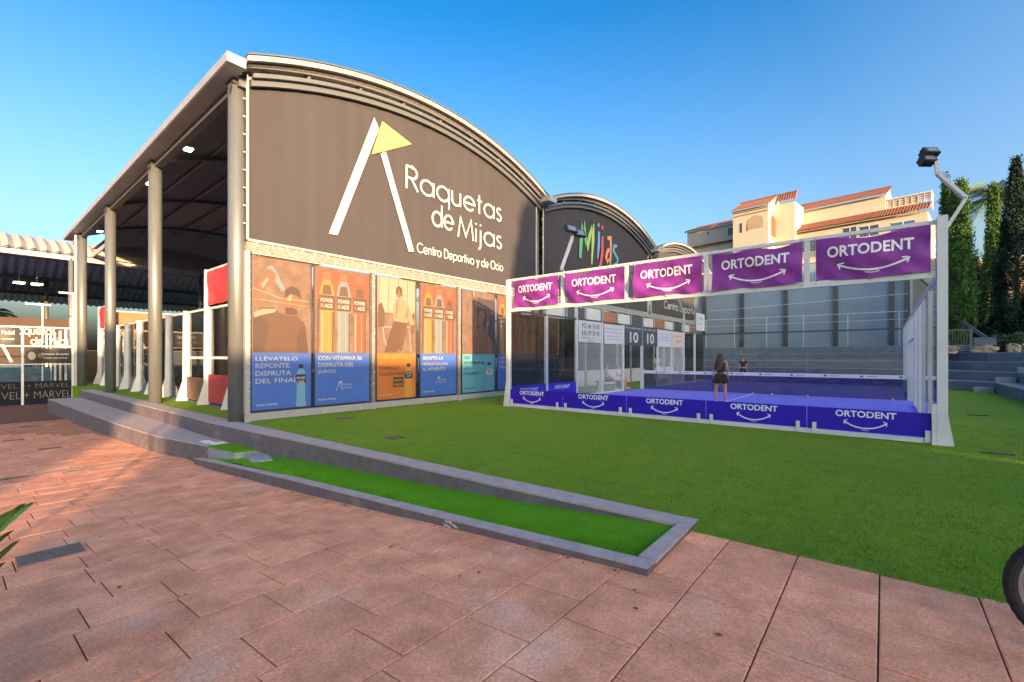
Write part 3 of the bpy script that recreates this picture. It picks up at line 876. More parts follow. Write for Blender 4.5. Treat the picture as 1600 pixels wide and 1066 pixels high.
pA = poster(.24, 1.68, 'blue', 'blue sports drink poster at the column end with an athlete drinking from a bottle')
mb = MB()
P(mb, [(.26,1.66),(.26,2.5),(.45,2.75),(.75,2.78),(.90,2.62),(1.25,2.62),(1.5,2.45),(1.62,1.66)], .0105); part('printed_shirt', mb, PX['brown'], pA)
mb = MB(); P(mb, [(.26,3.1),(.42,3.45),(.60,3.62),(.74,3.52),(.60,3.28),(.45,3.05),(.30,2.72)], .0115); part('printed_arm', mb, PX['skin'], pA)
mb = MB(); P(mb, [(1.02,2.6),(.98,2.95),(1.05,3.2),(1.2,3.3),(1.36,3.22),(1.42,3.02),(1.36,2.82),(1.30,2.6)], .0125); part('printed_head', mb, PX['skin'], pA)
mb = MB(); P(mb, [(.58,3.75),(.70,3.82),(.80,3.70),(1.02,3.24),(.94,3.18),(.78,3.42),(.62,3.6)], .0135); part('printed_bottle', mb, PX['lblue'], pA)
mb = MB(); P(mb, [(1.0,3.02),(1.02,3.24),(1.2,3.36),(1.38,3.27),(1.44,3.05),(1.30,3.12),(1.15,3.16)], .0131); part('printed_hair', mb, PX['dark'], pA)
mb = MB(); P(mb, [(1.04,2.62),(1.30,2.62),(1.34,2.74),(1.2,2.80),(1.02,2.8)], .0131); P(mb, [(.26,1.66),(.5,1.66),(.62,2.3),(.45,2.6),(.26,2.4)], .0112); P(mb, [(1.3,1.66),(1.62,1.66),(1.52,2.4),(1.35,2.2)], .0112); part('printed_shade', mb, PX['dark'], pA)
mb = MB(); P(mb, [(.28,2.62),(.5,2.72),(.8,2.74),(.78,2.66),(.5,2.58),(.3,2.5)], .0122); P(mb, [(.44,3.3),(.58,3.5),(.64,3.48),(.5,3.22)], .0122); P(mb, [(1.06,2.98),(1.12,3.1),(1.2,3.12),(1.16,2.96)], .0133); part('printed_shine', mb, PX['hi'], pA)
mb = MB(); P(mb, [(.56,3.6),(.62,3.72),(.80,3.62),(.78,3.46),(.64,3.42)], .0142); part('printed_hand', mb, PX['skin'], pA)
mb = MB(); mb.strip([(.28,3.2),(.9,3.02),(1.64,3.0)], .02, (.0146,0,0), *YZ); mb.strip([(.28,2.95),(1.64,2.86)], .012, (.0146,0,0), *YZ); part('printed_line', mb, PX['hi'], pA)
lines(pA, ['LLÉVATELO.','REPONTE.','DISFRUTA','DEL FINAL.'], .32, 1.46, PX['white'])
bottle(pA, 1.42, .27, 1.36, .26, PX['bott'], PX['label'], PX['label'], .0140); tt('POWER', 1.31, .97, .22, .07, PX['white'], pA, .0175, .02); tt('ADE', 1.36, .88, .14, .06, PX['white'], pA, .0175, .02)
tt('PAUSE IS POWER', .34, .36, .5, .045, PX['white'], pA, .02, .02)
pB = poster(1.80, 3.44, 'blue', 'blue sports drink poster with three bottles and a line about vitamin B6')
trio(pB, 1.84, 3.42); lines(pB, ['CON VITAMINA B6','DISFRUTA DEL','JUEGO.'], 1.88, 1.46, PX['white'], wf=.088); small_logo(pB, 2.4, .62); tt('PAUSE IS POWER', 1.88, .38, .5, .045, PX['white'], pB, .02, .02)
pC = poster(3.70, 5.14, 'orange', 'orange sports drink poster with a woman in a light jacket in a gym')
mb = MB(); P(mb, [(3.72,2.9),(5.12,2.9),(5.12,3.96),(3.72,3.96)], .0095); part('printed_window', mb, PX['sky'], pC)
mb = MB(); P(mb, [(3.95,1.68),(4.2,2.4),(4.35,2.75),(4.8,2.72),(4.78,2.3),(4.6,1.9),(4.4,1.68)], .0105); part('printed_trousers', mb, PX['brown'], pC)
mb = MB(); P(mb, [(4.30,2.65),(4.28,3.1),(4.42,3.4),(4.62,3.4),(4.85,3.2),(5.0,2.85),(5.1,2.6),(4.95,2.55),(4.85,2.72),(4.8,2.62)], .0115); part('printed_jacket', mb, PX['coat'], pC)
mb = MB(); P(mb, arc(4.5,3.55,.11,.16,0,360,16)[:-1], .0125); part('printed_head', mb, PX['skin'], pC)
mb = MB(); P(mb, [(4.38,3.45),(4.38,3.68),(4.5,3.76),(4.62,3.68),(4.62,3.36),(4.57,3.5),(4.5,3.66),(4.43,3.5)], .0131); part('printed_hair', mb, PX['brown'], pC)
mb = MB()
mb.strip([(3.75,3.3),(5.1,3.55)], .02, (.010,0,0), *YZ); mb.strip([(3.9,2.5),(3.95,2.1),(4.1,1.75)], .05, (.010,0,0), *YZ); mb.strip([(4.9,2.4),(4.95,1.7)], .04, (.010,0,0), *YZ); mb.strip([(3.85,2.45),(4.9,2.5)], .04, (.010,0,0), *YZ)
part('printed_gym_machine', mb, PX['grey'], pC)
mb = MB(); P(mb, [(3.74,2.45),(3.74,3.1),(3.86,3.2),(3.98,2.9),(3.95,2.45)], .0102); P(mb, [(4.95,2.3),(5.1,2.3),(5.1,3.0),(5.0,2.9)], .0102); P(mb, [(4.5,1.7),(4.62,1.75),(4.75,2.3),(4.7,2.6),(4.55,2.2)], .0109); part('printed_shade', mb, PX['shade'], pC)
mb = MB(); P(mb, [(4.36,2.75),(4.40,3.3),(4.46,3.34),(4.44,2.75)], .0119); P(mb, [(4.72,2.8),(4.84,3.12),(4.88,3.1),(4.8,2.72)], .0119); part('printed_fold', mb, PX['sand'], pC)
for q_ in range(4):
    mb = MB(); mb.strip([(3.74+.35*q_,2.92),(3.78+.35*q_,3.94)], .018, (.0099,0,0), *YZ); part('printed_bar', mb, PX['shade'], pC)
lines(pC, ['NUEVO ENTRENO','DESCUBRE CON'], 3.76, 1.48, PX['orange2'], h=.10, dz=.16, wf=.095)
lines(pC, ['POWERADE','GOLDEN MANGO'], 3.76, 1.15, PX['label'], h=.11, dz=.17, wf=.095)
bottle(pC, 4.86, .27, 1.34, .30, PX['orange2'], PX['label'], PX['label'], .0140); tt('POWER', 4.74, 1.0, .24, .06, PX['white'], pC, .0175, .02); tt('ADE', 4.78, .92, .16, .055, PX['white'], pC, .0175, .02)
mb = MB(); P(mb, [(4.28,.62),(4.66,.62),(4.66,.92),(4.28,.92)], .0145); part('printed_box', mb, PX['label'], pC); tt('NUEVO', 4.31, .78, .32, .09, PX['orange2'], pC, .0175, .02); tt('SABOR', 4.31, .65, .32, .09, PX['orange2'], pC, .0175, .02)
tt('PAUSE IS POWER', 3.8, .38, .45, .04, PX['white'], pC, .02)
pD = poster(5.34, 6.93, 'blue', 'blue sports drink poster with three bottles and a line about hydration')
trio(pD, 5.4, 6.9); lines(pD, ['ADAPTA LA','HIDRATACIÓN','AL MOMENTO'], 5.42, 1.45, PX['white'], wf=.10); small_logo(pD, 6.0, .62); tt('PAUSE IS POWER', 5.44, .38, .5, .045, PX['white'], pD, .02, .02)
pE = poster(7.24, 8.98, 'teal', 'turquoise sports drink poster with a zero calorie bottle and a stretching athlete')
mb = MB(); P(mb, [(8.0,1.66),(9.0,1.66),(9.0,3.7),(8.0,3.75)], .0095); part('printed_dark', mb, PX['navy'], pE)
mb = MB(); P(mb, [(7.3,1.66),(7.9,2.4),(8.2,2.75),(8.5,2.5),(8.9,2.1),(8.98,1.66)], .0108); part('printed_leg', mb, PX['skin'], pE)
mb = MB(); P(mb, [(8.02,2.7),(8.1,3.2),(8.3,3.35),(8.42,3.1),(8.3,2.75)], .0116); part('printed_head', mb, PX['skin'], pE)
lines(pE, ['CON','VITAMINA B6','ZERO','CALORÍAS'], 7.30, 1.46, PX['navy'], wf=.10)
bottle(pE, 8.66, .27, 1.34, .36, PX['bott'], PX['white'], PX['label'], .0140); tt('POWER', 8.53, 1.0, .26, .06, PX['navy'], pE, .0175, .02); tt('ADE', 8.58, .92, .16, .055, PX['navy'], pE, .0175, .02)
tt('PAUSE IS POWER', 7.32, .38, .6, .045, PX['navy'], pE, .02, .02)
pF = poster(9.16, 10.5, 'blue', 'blue sports drink poster partly behind the left post of the outdoor court')
trio(pF, 9.2, 10.5); lines(pF, ['AQUÍ TIENES','MOTIVOS','PARA SEGUIR'], 9.24, 1.46, PX['white'], wf=.095); small_logo(pF, 9.9, .62)
# mesh windbreak hung over the posters
M['scrim'] = mat('scrim', (.22,.14,.10), .8, alpha=.20)
for k, (a, b) in enumerate(((.22,3.50),(3.64,7.02),(7.15,10.55))):
    mb = MB(); mb.grid(lambda u, v: (.072+.008*math.sin(u*14+v*5), a+(b-a)*u, 1.64+2.36*v), 40, 12)
    solo('windbreak_net', mb, M['scrim'], (.072,(a+b)/2,.24), ['thin see-through net over the two posters next to the steel column','thin see-through net over the orange poster and its neighbour','thin see-through net over the turquoise poster and its neighbour'][k], 'net', 'see-through nets over the posters', smooth=True)

# ------------------------------------------------------------------ indoor court cages
def tapered_post(mb, x, y, z, out, w=.09):
    """flat post with a triangular foot towards 'out' (dx,dy)"""
    ox, oy = out
    pr = [(0,0),(.34,0),(.24,.35),(.14,.72),(.12,z),(0,z)]
    px_, py_ = -oy, ox
    b = len(mb.v)
    for s in (-1,1):
        for a, zz in pr: mb.v.append((x+ox*a+px_*s*w/2, y+oy*a+py_*s*w/2, zz-.02))
    n = len(pr)
    mb.f.append(tuple(b+k for k in range(n))[::-1]); mb.f.append(tuple(b+n+k for k in range(n)))
    for k in range(n):
        j = (k+1) % n; mb.f.append((b+k,b+j,b+n+j,b+n+k))

def side_cage(e, pts, ztop, out, zb=.0):
    for k, (x, y) in enumerate(pts):
        mb = MB(); tapered_post(mb, x, y, ztop[k], out); part('post', mb, M['white_paint'], e)
    for (xa, ya), (xb, yb) in zip(pts[:-1], pts[1:]):
        mb = MB(); mb.bar((xa,ya,3.12),(xb,yb,3.12),.07); part('top_rail', mb, M['white_paint'], e)
        d = Vector((xb-xa, yb-ya)).normalized(); nn = Vector((-d.y, d.x))*.006
        mb = MB(); mb.prism([(xa+d.x*.06-nn.x,ya+d.y*.06-nn.y),(xb-d.x*.06-nn.x,yb-d.y*.06-nn.y),(xb-d.x*.06+nn.x,yb-d.y*.06+nn.y),(xa+d.x*.06+nn.x,ya+d.y*.06+nn.y)], .06, 3.07)
        part('glass_panel', mb, M['glass_clear'], e)

M['curtain'] = mat('curtain', (.30,.20,.14), .85, alpha=.4, noise=(3,.3), stretch=(1,1,12))
c1 = empty('indoor_court', (-11,5.5,0), 'glass walled padel court inside the nearest hall, with white tapered posts', 'padel court', 'indoor padel courts')
XP = [-1.2,-3.3,-5.4,-7.6,-9.75,-11.95,-14.2,-16.5,-18.8,-21.1,-23.0]
side_cage(c1, [(x, 1.0) for x in XP], [4.4,4.4,4.4]+[3.2]*6+[4.4,4.4], (0,-1))
for k in (2,3,4,5,6,7,8):
    mb = MB(); a_, b_ = XP[k+1]+.1, XP[k]-.06
    mb.grid(lambda u, v: (a_+(b_-a_)*u, 1.08+.015*math.sin(u*14+k), .1+2.9*v), 14, 4); part('windbreak', mb, M['curtain'], c1, smooth=True)
for a, b in ((-5.4,-1.2),(-23.0,-21.1)):
    mb = MB(); mb.grid(lambda u, v: (a+.08+(b-a-.16)*u, .93+.02*math.sin(u*25)+.02*math.sin(u*9+v*6), 3.22+1.1*v), 30, 6); part('red_banner', mb, M['red'], c1, smooth=True)
    mb = MB(); mb.bar((a,1.0,4.36),(b,1.0,4.36),.06); part('top_rail', mb, M['white_paint'], c1)
mb = MB(); mb.box(-5.3,.955,.08,-3.4,.965,.98); part('red_panel', mb, M['red'], c1)
mb = MB(); mb.box(-7.5,.955,.08,-5.5,.965,.85); part('brown_panel', mb, M['wood'], c1)
mb = MB(); mb.box(-7.5,.96,1.48,-1.3,.974,1.56); part('white_rail', mb, M['white_paint'], c1)
mb = MB(); mb.box(-9.6,1.16,1.22,-1.4,1.18,1.80); sg = part('sign_board', mb, M['board_black'], c1)
for x in (-8.3,-5.0): text_part('lettering', 'OCL', 1.05, .34, (x,1.155,1.33), (1,0,0), (0,0,1), M['ink_white'], sg, .03)
for k in range(5):
    mb = MB(); x = -12.0+2.1*k; mb.grid(lambda u, v: (x+2.02*u, 1.2+.02*math.sin(u*9+v*4+k), 2.25+.6*v), 14, 4); part('inner_banner', mb, M['orange_ban'], c1, smooth=True)
for x in (-23.0,):
    for y in (1.2,3.2,5.2,7.2,9.2,11.0):
        mb = MB(); mb.box(x-.05,y-.05,0,x+.05,y+.05,4.2); part('end_post', mb, M['white_paint'], c1)
    for k in range(5):
        mb = MB(); mb.grid(lambda u, v: (x+.06+.02*math.sin(u*9+v*5+k), 1.28+2*k+1.84*u, 3.2+.95*v), 14, 6); part('end_banner', mb, M['orange_ban'], c1, smooth=True)
    mb = MB(); mb.box(x,1.1,3.1,x+.05,11,3.16); mb.box(x,1.1,4.18,x+.05,11,4.24); mb.box(x,1.1,1.02,x+.05,11,1.08); part('end_rail', mb, M['white_paint'], c1)
    mb = MB(); mb.box(x-.01,1.2,.05,x+.01,11,1.0); part('end_wall_board', mb, M['red'], c1)
    mb = MB(); mb.box(x-.02,3.2,1.5,x+.0,8.8,2.4); part('sign_board', mb, M['black'], c1)
text_part('lettering', 'OCL', 1.7, .62, (-22.98,5.6,1.62), (0,1,0), (0,0,1), M['ink_white'], c1, .03)
text_part('lettering', 'OCL', 1.7, .62, (-22.98,3.4,1.62), (0,1,0), (0,0,1), M['ink_white'], c1, .03)
mb = MB(); mb.box(-23,.98,-.002,-1.2,11.1,.012); part('court_floor', mb, M['hall_floor'], c1)
for k in range(11):
    mb = MB(); x = XP[k]; mb.box(x-.04,11.0,0,x+.04,11.1,3.2 if 2 < k < 9 else 4.3); part('far_post', mb, M['white_paint'], c1)
mb = MB(); mb.box(-23,11.0,3.1,-1.2,11.06,3.18); part('far_rail', mb, M['white_paint'], c1)
mb = MB(); mb.box(-12.05,1.2,.72,-12.0,10.9,.9); part('net_band', mb, M['net_band'], c1)

# facades of halls 2 and 3 below the banner
ff = empty('glazed_front', (0,24,0), 'glazed white framed lower front of the middle and far halls beside the outdoor court', 'facade')
mb = MB(); mb.box(-.10,HW+.2,4.08,.02,3*HW-.1,4.30); mb.box(-.06,HW+.2,3.12,.02,3*HW-.1,3.2); part('cross_beam', mb, M['white_frame'], ff)
y = HW+.3; k = 0
while y < 3*HW-.3:
    mb = MB(); mb.box(-.08,y-.06,0,.04,y+.06,4.075); part('post', mb, M['white_frame'], ff)
    if abs(y-2*HW) > 1.1:
        mb = MB(); mb.box(-.012,y+.08,.06,.0,y+1.70,3.1); part('glass_panel', mb, M['glass_dusty'], ff)
    if k in (0,1,2,3,4,5,7,8,9,10,11):
        mb = MB(); mb.box(.005,y+.15,.06,.025,y+1.65,.86); part('white_board', mb, M['board'], ff)
        text_part('lettering', ['CAFÉ','PISTA','PADEL','TENIS','BAR','CLUB'][k % 6], .8, .16, (.028,y+.5,.4), (0,1,0), (0,0,1), M['board_dark'], ff) if False else None
    if k % 2 == 0:
        mb = MB(); mb.box(.005,y+.12,3.25,.02,y+1.6,4.0); part('upper_board', mb, M['board'], ff)
    else:
        mb = MB(); mb.box(-.03,y+.12,3.25,-.01,y+1.66,4.0); part('upper_board', mb, M['board_dark'] if k % 4 == 1 else M['orange_ban'], ff)
    y += 1.775; k += 1
# interior partitions so that the halls are not empty
for i in (1, 2):
    c = empty('indoor_court', (-11, i*HW+6, 0), ['','padel court inside the middle hall behind its glazed front','padel court inside the far hall behind its glazed front'][i], 'padel court', 'indoor padel courts')
    for k in range(11):
        for yy in (1.0, 11.0):
            mb = MB(); x = XP[k]; mb.box(x-.05,i*HW+yy-.05,0,x+.05,i*HW+yy+.05,4.0 if k in (0,1,2,8,9,10) else 3.1); part('post', mb, M['white_paint'], c)
    for k in range(6):
        mb = MB(); yy = i*HW+1+2*k; mb.box(-1.25,yy-.05,0,-1.15,yy+.05,4.0); part('post', mb, M['white_paint'], c)
        if k < 5:
            mb = MB(); mb.box(-1.3,yy+.1,.1,-1.28,yy+1.9,1.0); part('board_panel', mb, [M['indigo'],M['court_blue'],M['dark_steel']][k % 3], c)
            mb = MB(); mb.box(-1.3,yy+.1,3.1,-1.28,yy+1.9,3.9); part('upper_banner', mb, [M['orange_ban'],M['board'],M['red']][k % 3], c)
    mb = MB(); mb.box(-23,i*HW+1,-.002,-1.2,i*HW+11,.012); part('court_floor', mb, M['hall_floor'], c)
    mb = MB(); mb.box(-23.2,i*HW+.8,0,-23.1,i*HW+11.2,3.6); part('end_wall', mb, M['ochre_paint'], c)

# ------------------------------------------------------------------ outdoor court
CX0, CX1, CY0, CY1 = 2.60, 12.44, 6.77, 26.8
oc = empty('outdoor_court', (7.5,16.8,0), 'outdoor padel court with glass walls, white steel frame and violet blue floor', 'padel court')
mb = MB(); mb.box(CX0+.02,CY0+.02,-.002,CX1-.02,CY1-.02,.016); part('court_floor', mb, M['court_blue'], oc)
mb = MB()
ymid = (CY0+CY1)/2
mb.box(7.47,ymid-6.95,.0165,7.52,ymid+6.95,.020)
part('court_line', mb, M['court_line'], oc)
for yy in (ymid-6.95, ymid+6.95):
    mb = MB(); mb.box(CX0+.1,yy-.025,.0165,CX1-.1,yy+.025,.0205); part('court_line', mb, M['court_line'], oc)
FX = [CX0, 4.57, 6.53, 8.50, 10.47, CX1]
# front wall
for k, x in enumerate(FX):
    mb = MB()
    if k in (0, 5):
        if k == 0:
            mb.box(x-.10,CY0-.06,0,x+.03,CY0+.06,3.97)
            mb.poly([(x-.10,CY0-.06,0),(x-.22,CY0-.06,0),(x-.10,CY0-.06,.8)]); mb.poly([(x-.10,CY0+.0,0),(x-.22,CY0+.0,0),(x-.10,CY0+.0,.8)][::-1]); mb.poly([(x-.22,CY0-.06,0),(x-.22,CY0,0),(x-.10,CY0,.8),(x-.10,CY0-.06,.8)])
        else:
            mb.box(x-.03,CY0-.08,0,x+.11,CY0+.10,4.03)
            mb.poly([(x+.11,CY0-.06,0),(x+.11,CY0-.06,.55),(x+.19,CY0-.06,0)]); mb.poly([(x+.11,CY0,0),(x+.19,CY0,0),(x+.11,CY0,.55)]); mb.poly([(x+.19,CY0-.06,0),(x+.11,CY0-.06,.55),(x+.11,CY0,.55),(x+.19,CY0,0)])
            mb.box(x-.10,CY0-.10,0,x-.035,CY0-.04,.72)
    else:
        mb.box(x-.04,CY0-.04,3.08,x+.04,CY0+.04,3.90)
    part('post', mb, M['white_paint'], oc)
mb = MB(); mb.box(CX0+.035,CY0-.045,2.955,CX1-.035,CY0+.045,3.075); part('middle_rail', mb, M['white_paint'], oc)
mb = MB(); mb.box(CX0+.035,CY0-.035,3.905,CX1-.035,CY0+.035,3.975); part('top_rail', mb, M['white_paint'], oc)
mb = MB(); mb.box(CX0+.035,CY0-.05,.012,CX1-.11,CY0+.05,.10); part('bottom_rail', mb, M['white_paint'], oc)
for k in range(5):
    a, b = FX[k]+.01, FX[k+1]-.01
    mb = MB(); mb.box(a,CY0-.006,.105,b,CY0+.006,2.95); gp = part('glass_panel', mb, M['glass'], oc)
    for x in ((a+.12, b-.14)):
        mb = MB(); mb.box(x-.035,CY0-.075,.04,x+.035,CY0-.052,.24); mb.tube([(x,CY0-.076,.19),(x,CY0-.082,.19)], .014, 8); part('clamp', mb, M['white_paint'], oc)
    # printed band on the lower glass
    mb = MB(); mb.box(a-.004,CY0-.0095,.108,b+.004,CY0-.0070,.545); bd = part('sponsor_band', mb, M['indigo'], oc)
    w = .92; xc = (a+b)/2-(.12 if k == 0 else 0)
    if k == 4: xc -= .05
    text_part('lettering', 'ORTODENT', w, .125, (xc-w/2,CY0-.0105,.388), (1,0,0), (0,0,1), M['indigo_text'], bd, .022)
    mb = MB(); O = (xc,CY0-.0105,0); n = 16
    arcp = [(.30*math.sin(R(t)), .62-.40*math.cos(R(t))) for t in np.linspace(-48,48,17)]
    arcp = [(x*1.4, .185+(z-.22)*.85) for x, z in arcp]
    mb.strip(arcp, .024, O, (1,0,0), (0,0,1))
    for s in (-1,1):
        ex, ez = arcp[-1 if s > 0 else 0]
        mb.strip([(ex-.045*s,ez+.035),(ex+.012*s,ez+.012),(ex+.005*s,ez-.05)], .016, (O[0],O[1]-.0004,0), (1,0,0), (0,0,1))
    mb.strip([(-.06,.153),(0,.147),(.06,.153)], .009, O, (1,0,0), (0,0,1))
    part('smile_mark', mb, M['indigo_text'], bd)
# welded mesh above the glass (front) and along both sides
def wires(name, P0, U, W, H, e, pu=.05, pv=.05, t=.004, z0=3.08):
    mb = MB(); P0 = Vector(P0); U = Vector(U).normalized()
    nrm = Vector((-U.y, U.x, 0))
    n = int(W/pu)
    for i in range(n+1):
        p = P0+U*(W*i/n)
        mb.bar(p, p+Vector((0,0,H)), t)
    n = int(H/pv)
    for i in range(n+1):
        p = P0+Vector((0,0,H*i/n))+nrm*.004
        mb.bar(p, p+U*W, t)
    return part(name, mb, M['metal_white'], e)
for k in range(5):
    wires('wire_mesh', (FX[k]+.045,CY0,3.08), (1,0,0), FX[k+1]-FX[k]-.09, .82, oc)
# back wall
for k, x in enumerate(FX):
    mb = MB(); mb.box(x-.04,CY1-.04,0,x+.04,CY1+.04,3.0 if 0 < k < 5 else 3.05); part('back_post', mb, M['cloth_blue'] if 0 else M['steel'], oc) if k in (0,5) else None
mb = MB(); mb.box(CX0,CY1-.04,2.97,CX1,CY1+.04,3.05); part('back_rail', mb, M['dark_steel'], oc)
for k in range(5):
    a, b = FX[k]+.02, FX[k+1]-.02
    mb = MB(); mb.box(a,CY1-.006,.1,b,CY1+.006,2.96); part('back_glass', mb, M['glass'], oc)
    mb = MB(); mb.box(a,CY1-.012,.05,b,CY1-.008,.62); bd = part('back_band', mb, M['indigo'], oc)
    mb = MB(); xc = (a+b)/2
    mb.strip([(.34*math.sin(R(t)), .44-.30*math.cos(R(t))) for t in np.linspace(-48,48,13)], .03, (xc,CY1-.014,0), (1,0,0), (0,0,1)); part('smile_mark', mb, M['indigo_text'], bd)
    text_part('lettering', 'ORTODENT', 1.0, .13, (xc-.5,CY1-.014,.42), (1,0,0), (0,0,1), M['indigo_text'], bd, .02)
# left side: 4 m glass, then 3 m mesh, 4 m glass at far end
for side, x in (('l', CX0), ('r', CX1)):
    ys = [CY0+2*k for k in range(11)]
    for k, y in enumerate(ys[1:-1], 1):
        mb = MB(); top = 3.0
        mb.box(x-.04,y-.05,.02,x+.04,y+.05,top)
        s = -1 if side == 'l' else 1
        if k not in (4,5,6): mb.prism([(x+s*.041,y-.02),(x+s*.24,y-.02),(x+s*.24,y+.02),(x+s*.041,y+.02)], .0, lambda xx, yy: .02 if abs(xx-x) > .1 else .8)
        part('side_post', mb, M['white_paint'], oc)
    for k in range(10):
        a, b = ys[k]+.06, ys[k+1]-.06
        if k in (0,1,8,9):
            mb = MB(); mb.box(x-.006,a,.1,x+.006,b,2.94); part('side_glass', mb, M['glass'], oc)
            if k < 2 and side == 'l':
                mb = MB(); mb.box(x+.008,a,.05,x+.012,b,.62); bd = part('side_band', mb, M['indigo'], oc)
                text_part('lettering', 'ORTODENT', 1.0, .13, (x+.014,(a+b)/2-.5,.40), (0,1,0), (0,0,1), M['indigo_text'], bd, .02)
        elif not (k in (4,5)):
            wires('side_mesh', (x,a,.08), (0,1,0), b-a, 2.88, oc, .05, .10, .005)
    mb = MB(); mb.box(x-.035,CY0+.08,2.965,x+.035,CY1-.06,3.03); part('side_rail', mb, M['dark_steel'] if side == 'l' else M['white_paint'], oc)
    mb = MB(); mb.box(x-.035,CY0+.08,.02,x+.035,ys[4]-.1,.08); mb.box(x-.035,ys[6]+.1,.02,x+.035,CY1-.1,.08); part('side_sill', mb, M['white_paint'], oc)
    mb = MB(); mb.box(x-.03,ys[4]-.02,2.1,x+.03,ys[6]+.02,2.16); part('door_lintel', mb, M['white_paint'], oc)
# net
nt_ = empty('court_net', (7.5,ymid,0), 'dark padel net with a white top band across the blue court', 'net')
mb = MB(); mb.box(CX0+.1,ymid-.012,.76,CX1-.1,ymid+.012,.90); part('top_band', mb, M['net_band'], nt_)
mb = MB(); mb.box(CX0+.1,ymid-.003,.03,CX1-.1,ymid+.003,.765); part('net_mesh', mb, M['net'], nt_)
for x in (CX0+.08, CX1-.08):
    mb = MB(); mb.box(x-.04,ymid-.05,.017,x+.04,ymid+.05,.96); part('net_post', mb, M['white_paint'], nt_)
mb = MB()
for k in range(9):
    x = CX0+.7+k*1.1; mb.box(x,ymid-.015,.80,x+.10,ymid-.0125,.86)
    mb.box(x+.2,ymid-.015,.82,x+.5,ymid-.0125,.84)
part('band_print', mb, M['cloth_blue'], nt_)

# ORTODENT banners
BL = ['leftmost pink ORTODENT banner on the top fence of the court, in the sun', 'second ORTODENT banner from the left, pink in the sun with a dark right edge',
      'middle ORTODENT banner turning from pink to purple', 'fourth ORTODENT banner from the left, purple in the shade', 'rightmost and largest looking ORTODENT banner, wrinkled purple cloth in the shade']
BR = [(2.84,4.46),(4.74,6.50),(6.76,8.44),(8.65,10.40),(10.63,12.33)]
for k, (a, b) in enumerate(BR):
    e = empty('sponsor_banner', ((a+b)/2,6.70,3.07), BL[k], 'banner', 'ORTODENT banners along the top of the court')
    ph = k*1.7; yb_ = CY0-.058
    def wv(x, z, a=a, b=b, ph=ph):
        u = (x-a)/(b-a); v = (z-3.06)/.85
        f = .020*math.sin(6*u+3*v+ph)+.012*math.sin(13*u-6*v+ph*2)+.010*math.sin(4*v+9*u*v+ph)+.010*math.sin(21*u+10*v)*(1-v)
        return yb_-.030+f*1.15+.012*math.sin(17*u+5*v+ph)*math.exp(-6*min(u,1-u))
    sag = [.03,.045,.02,.05,.06][k]
    def zt_(u, sag=sag, k=k): return 3.89-sag*math.sin(math.pi*u*(1+(k % 2)))**2
    mb = MB()
    mb.grid(lambda u, v: (a+(b-a)*u, wv(a+(b-a)*u, 3.06+(zt_(u)-3.06)*v), 3.06+.012*math.sin(u*9+ph)+(zt_(u)-3.06)*v), 46, 24)
    part('banner_cloth', mb, M['purple'], e, smooth=True)
    W = b-a; tw = W*.76; tx = a+W*.11; tz = 3.50
    def wp(p, q, tx=tx, tz=tz): return (tx+p, wv(tx+p, tz+q)-.010, tz+q)
    text_part('lettering', 'ORTODENT', tw, .215, (0,0,0), (1,0,0), (0,0,1), M['orto_white'], e, .026, warp=wp)
    mb = MB(); xc = a+W*.52
    pts = [(xc+W*.30*(t/48), 3.20+.14*(1-math.cos(R(t)*1.15))/(1-math.cos(R(55)))) for t in np.linspace(-48,48,25)]
    def addst(mb, pts, w):
        tmp = MB(); tmp.strip(pts, w, (0,0,0), (1,0,0), (0,0,1))
        q = len(mb.v); mb.v += [(x, wv(x, z)-.011, z) for x, y, z in tmp.v]; mb.f += [tuple(i+q for i in f) for f in tmp.f]
    addst(mb, pts, .034)
    for s in (-1,1):
        ex, ez = pts[-1 if s > 0 else 0]
        addst(mb, [(ex-.085*s,ez+.03),(ex-.03*s,ez+.028),(ex+.018*s,ez+.012),(ex-.002*s,ez-.03),(ex-.01*s,ez-.075)], .026)
    addst(mb, [(xc-.11,3.165),(xc-.05,3.150),(xc,3.146),(xc+.05,3.150),(xc+.11,3.165)], .012)
    part('smile_mark', mb, M['orto_white'], e)
    mb = MB()
    for x in (a, (a+b)/2, b):
        mb.bar((x,wv(x,3.88),3.87),(x,CY0-.04,3.95),.012); mb.bar((x,wv(x,3.08),3.07),(x,CY0-.04,3.0),.012)
    part('ties', mb, M['hem'], e)['kind'] = 'stuff'

# signs hung on the left side fence
def side_sign(y0, y1, z0, z1, m, label, rows, dark):
    e = empty('fence_sign', (CX0,(y0+y1)/2,z0), label, 'sign', 'signs hung on the far left side fence of the court')
    mb = MB(); mb.box(CX0+.05,y0,z0,CX0+.06,y1,z1); part('sign_board', mb, m, e)
    W = y1-y0
    for (s, u, v, w, h, bold) in rows:
        text_part('lettering', s, W*w, h, (CX0+.0625,y0+W*u,z0+v), (0,1,0), (0,0,1), dark, e, bold)
side_sign(10.84,12.62,2.12,2.96,M['board'],'white sign with two phone numbers on the side fence of the court',
          [('952 46 76 85',.12,.54,.80,.20,.01),('636 09 30 45',.12,.27,.80,.20,.01),('@Raquetas Mijas',.1,.14,.66,.07,0),('Reservas',.4,.05,.3,.05,0)], M['black'])
side_sign(12.90,14.62,2.10,2.92,M['board'],'white sign with rows of small text between the phone sign and the first number ten',
          [('Escuela de padel y tenis',.06,.60,.88,.09,0),('Clases para todos los niveles',.06,.45,.88,.09,0),('Abierto todos los dias',.12,.30,.7,.08,0),('Torneos y ligas del club',.12,.16,.7,.08,0)], M['cloth_blue'])
side_sign(14.82,16.72,2.08,3.0,M['board_dark'],'left of the two dark signs with a white number 10 over the court door',
          [('10',.28,.12,.48,.50,.02),('PISTA / PADEL COURT',.05,.76,.88,.07,.01)], M['ink_white'])
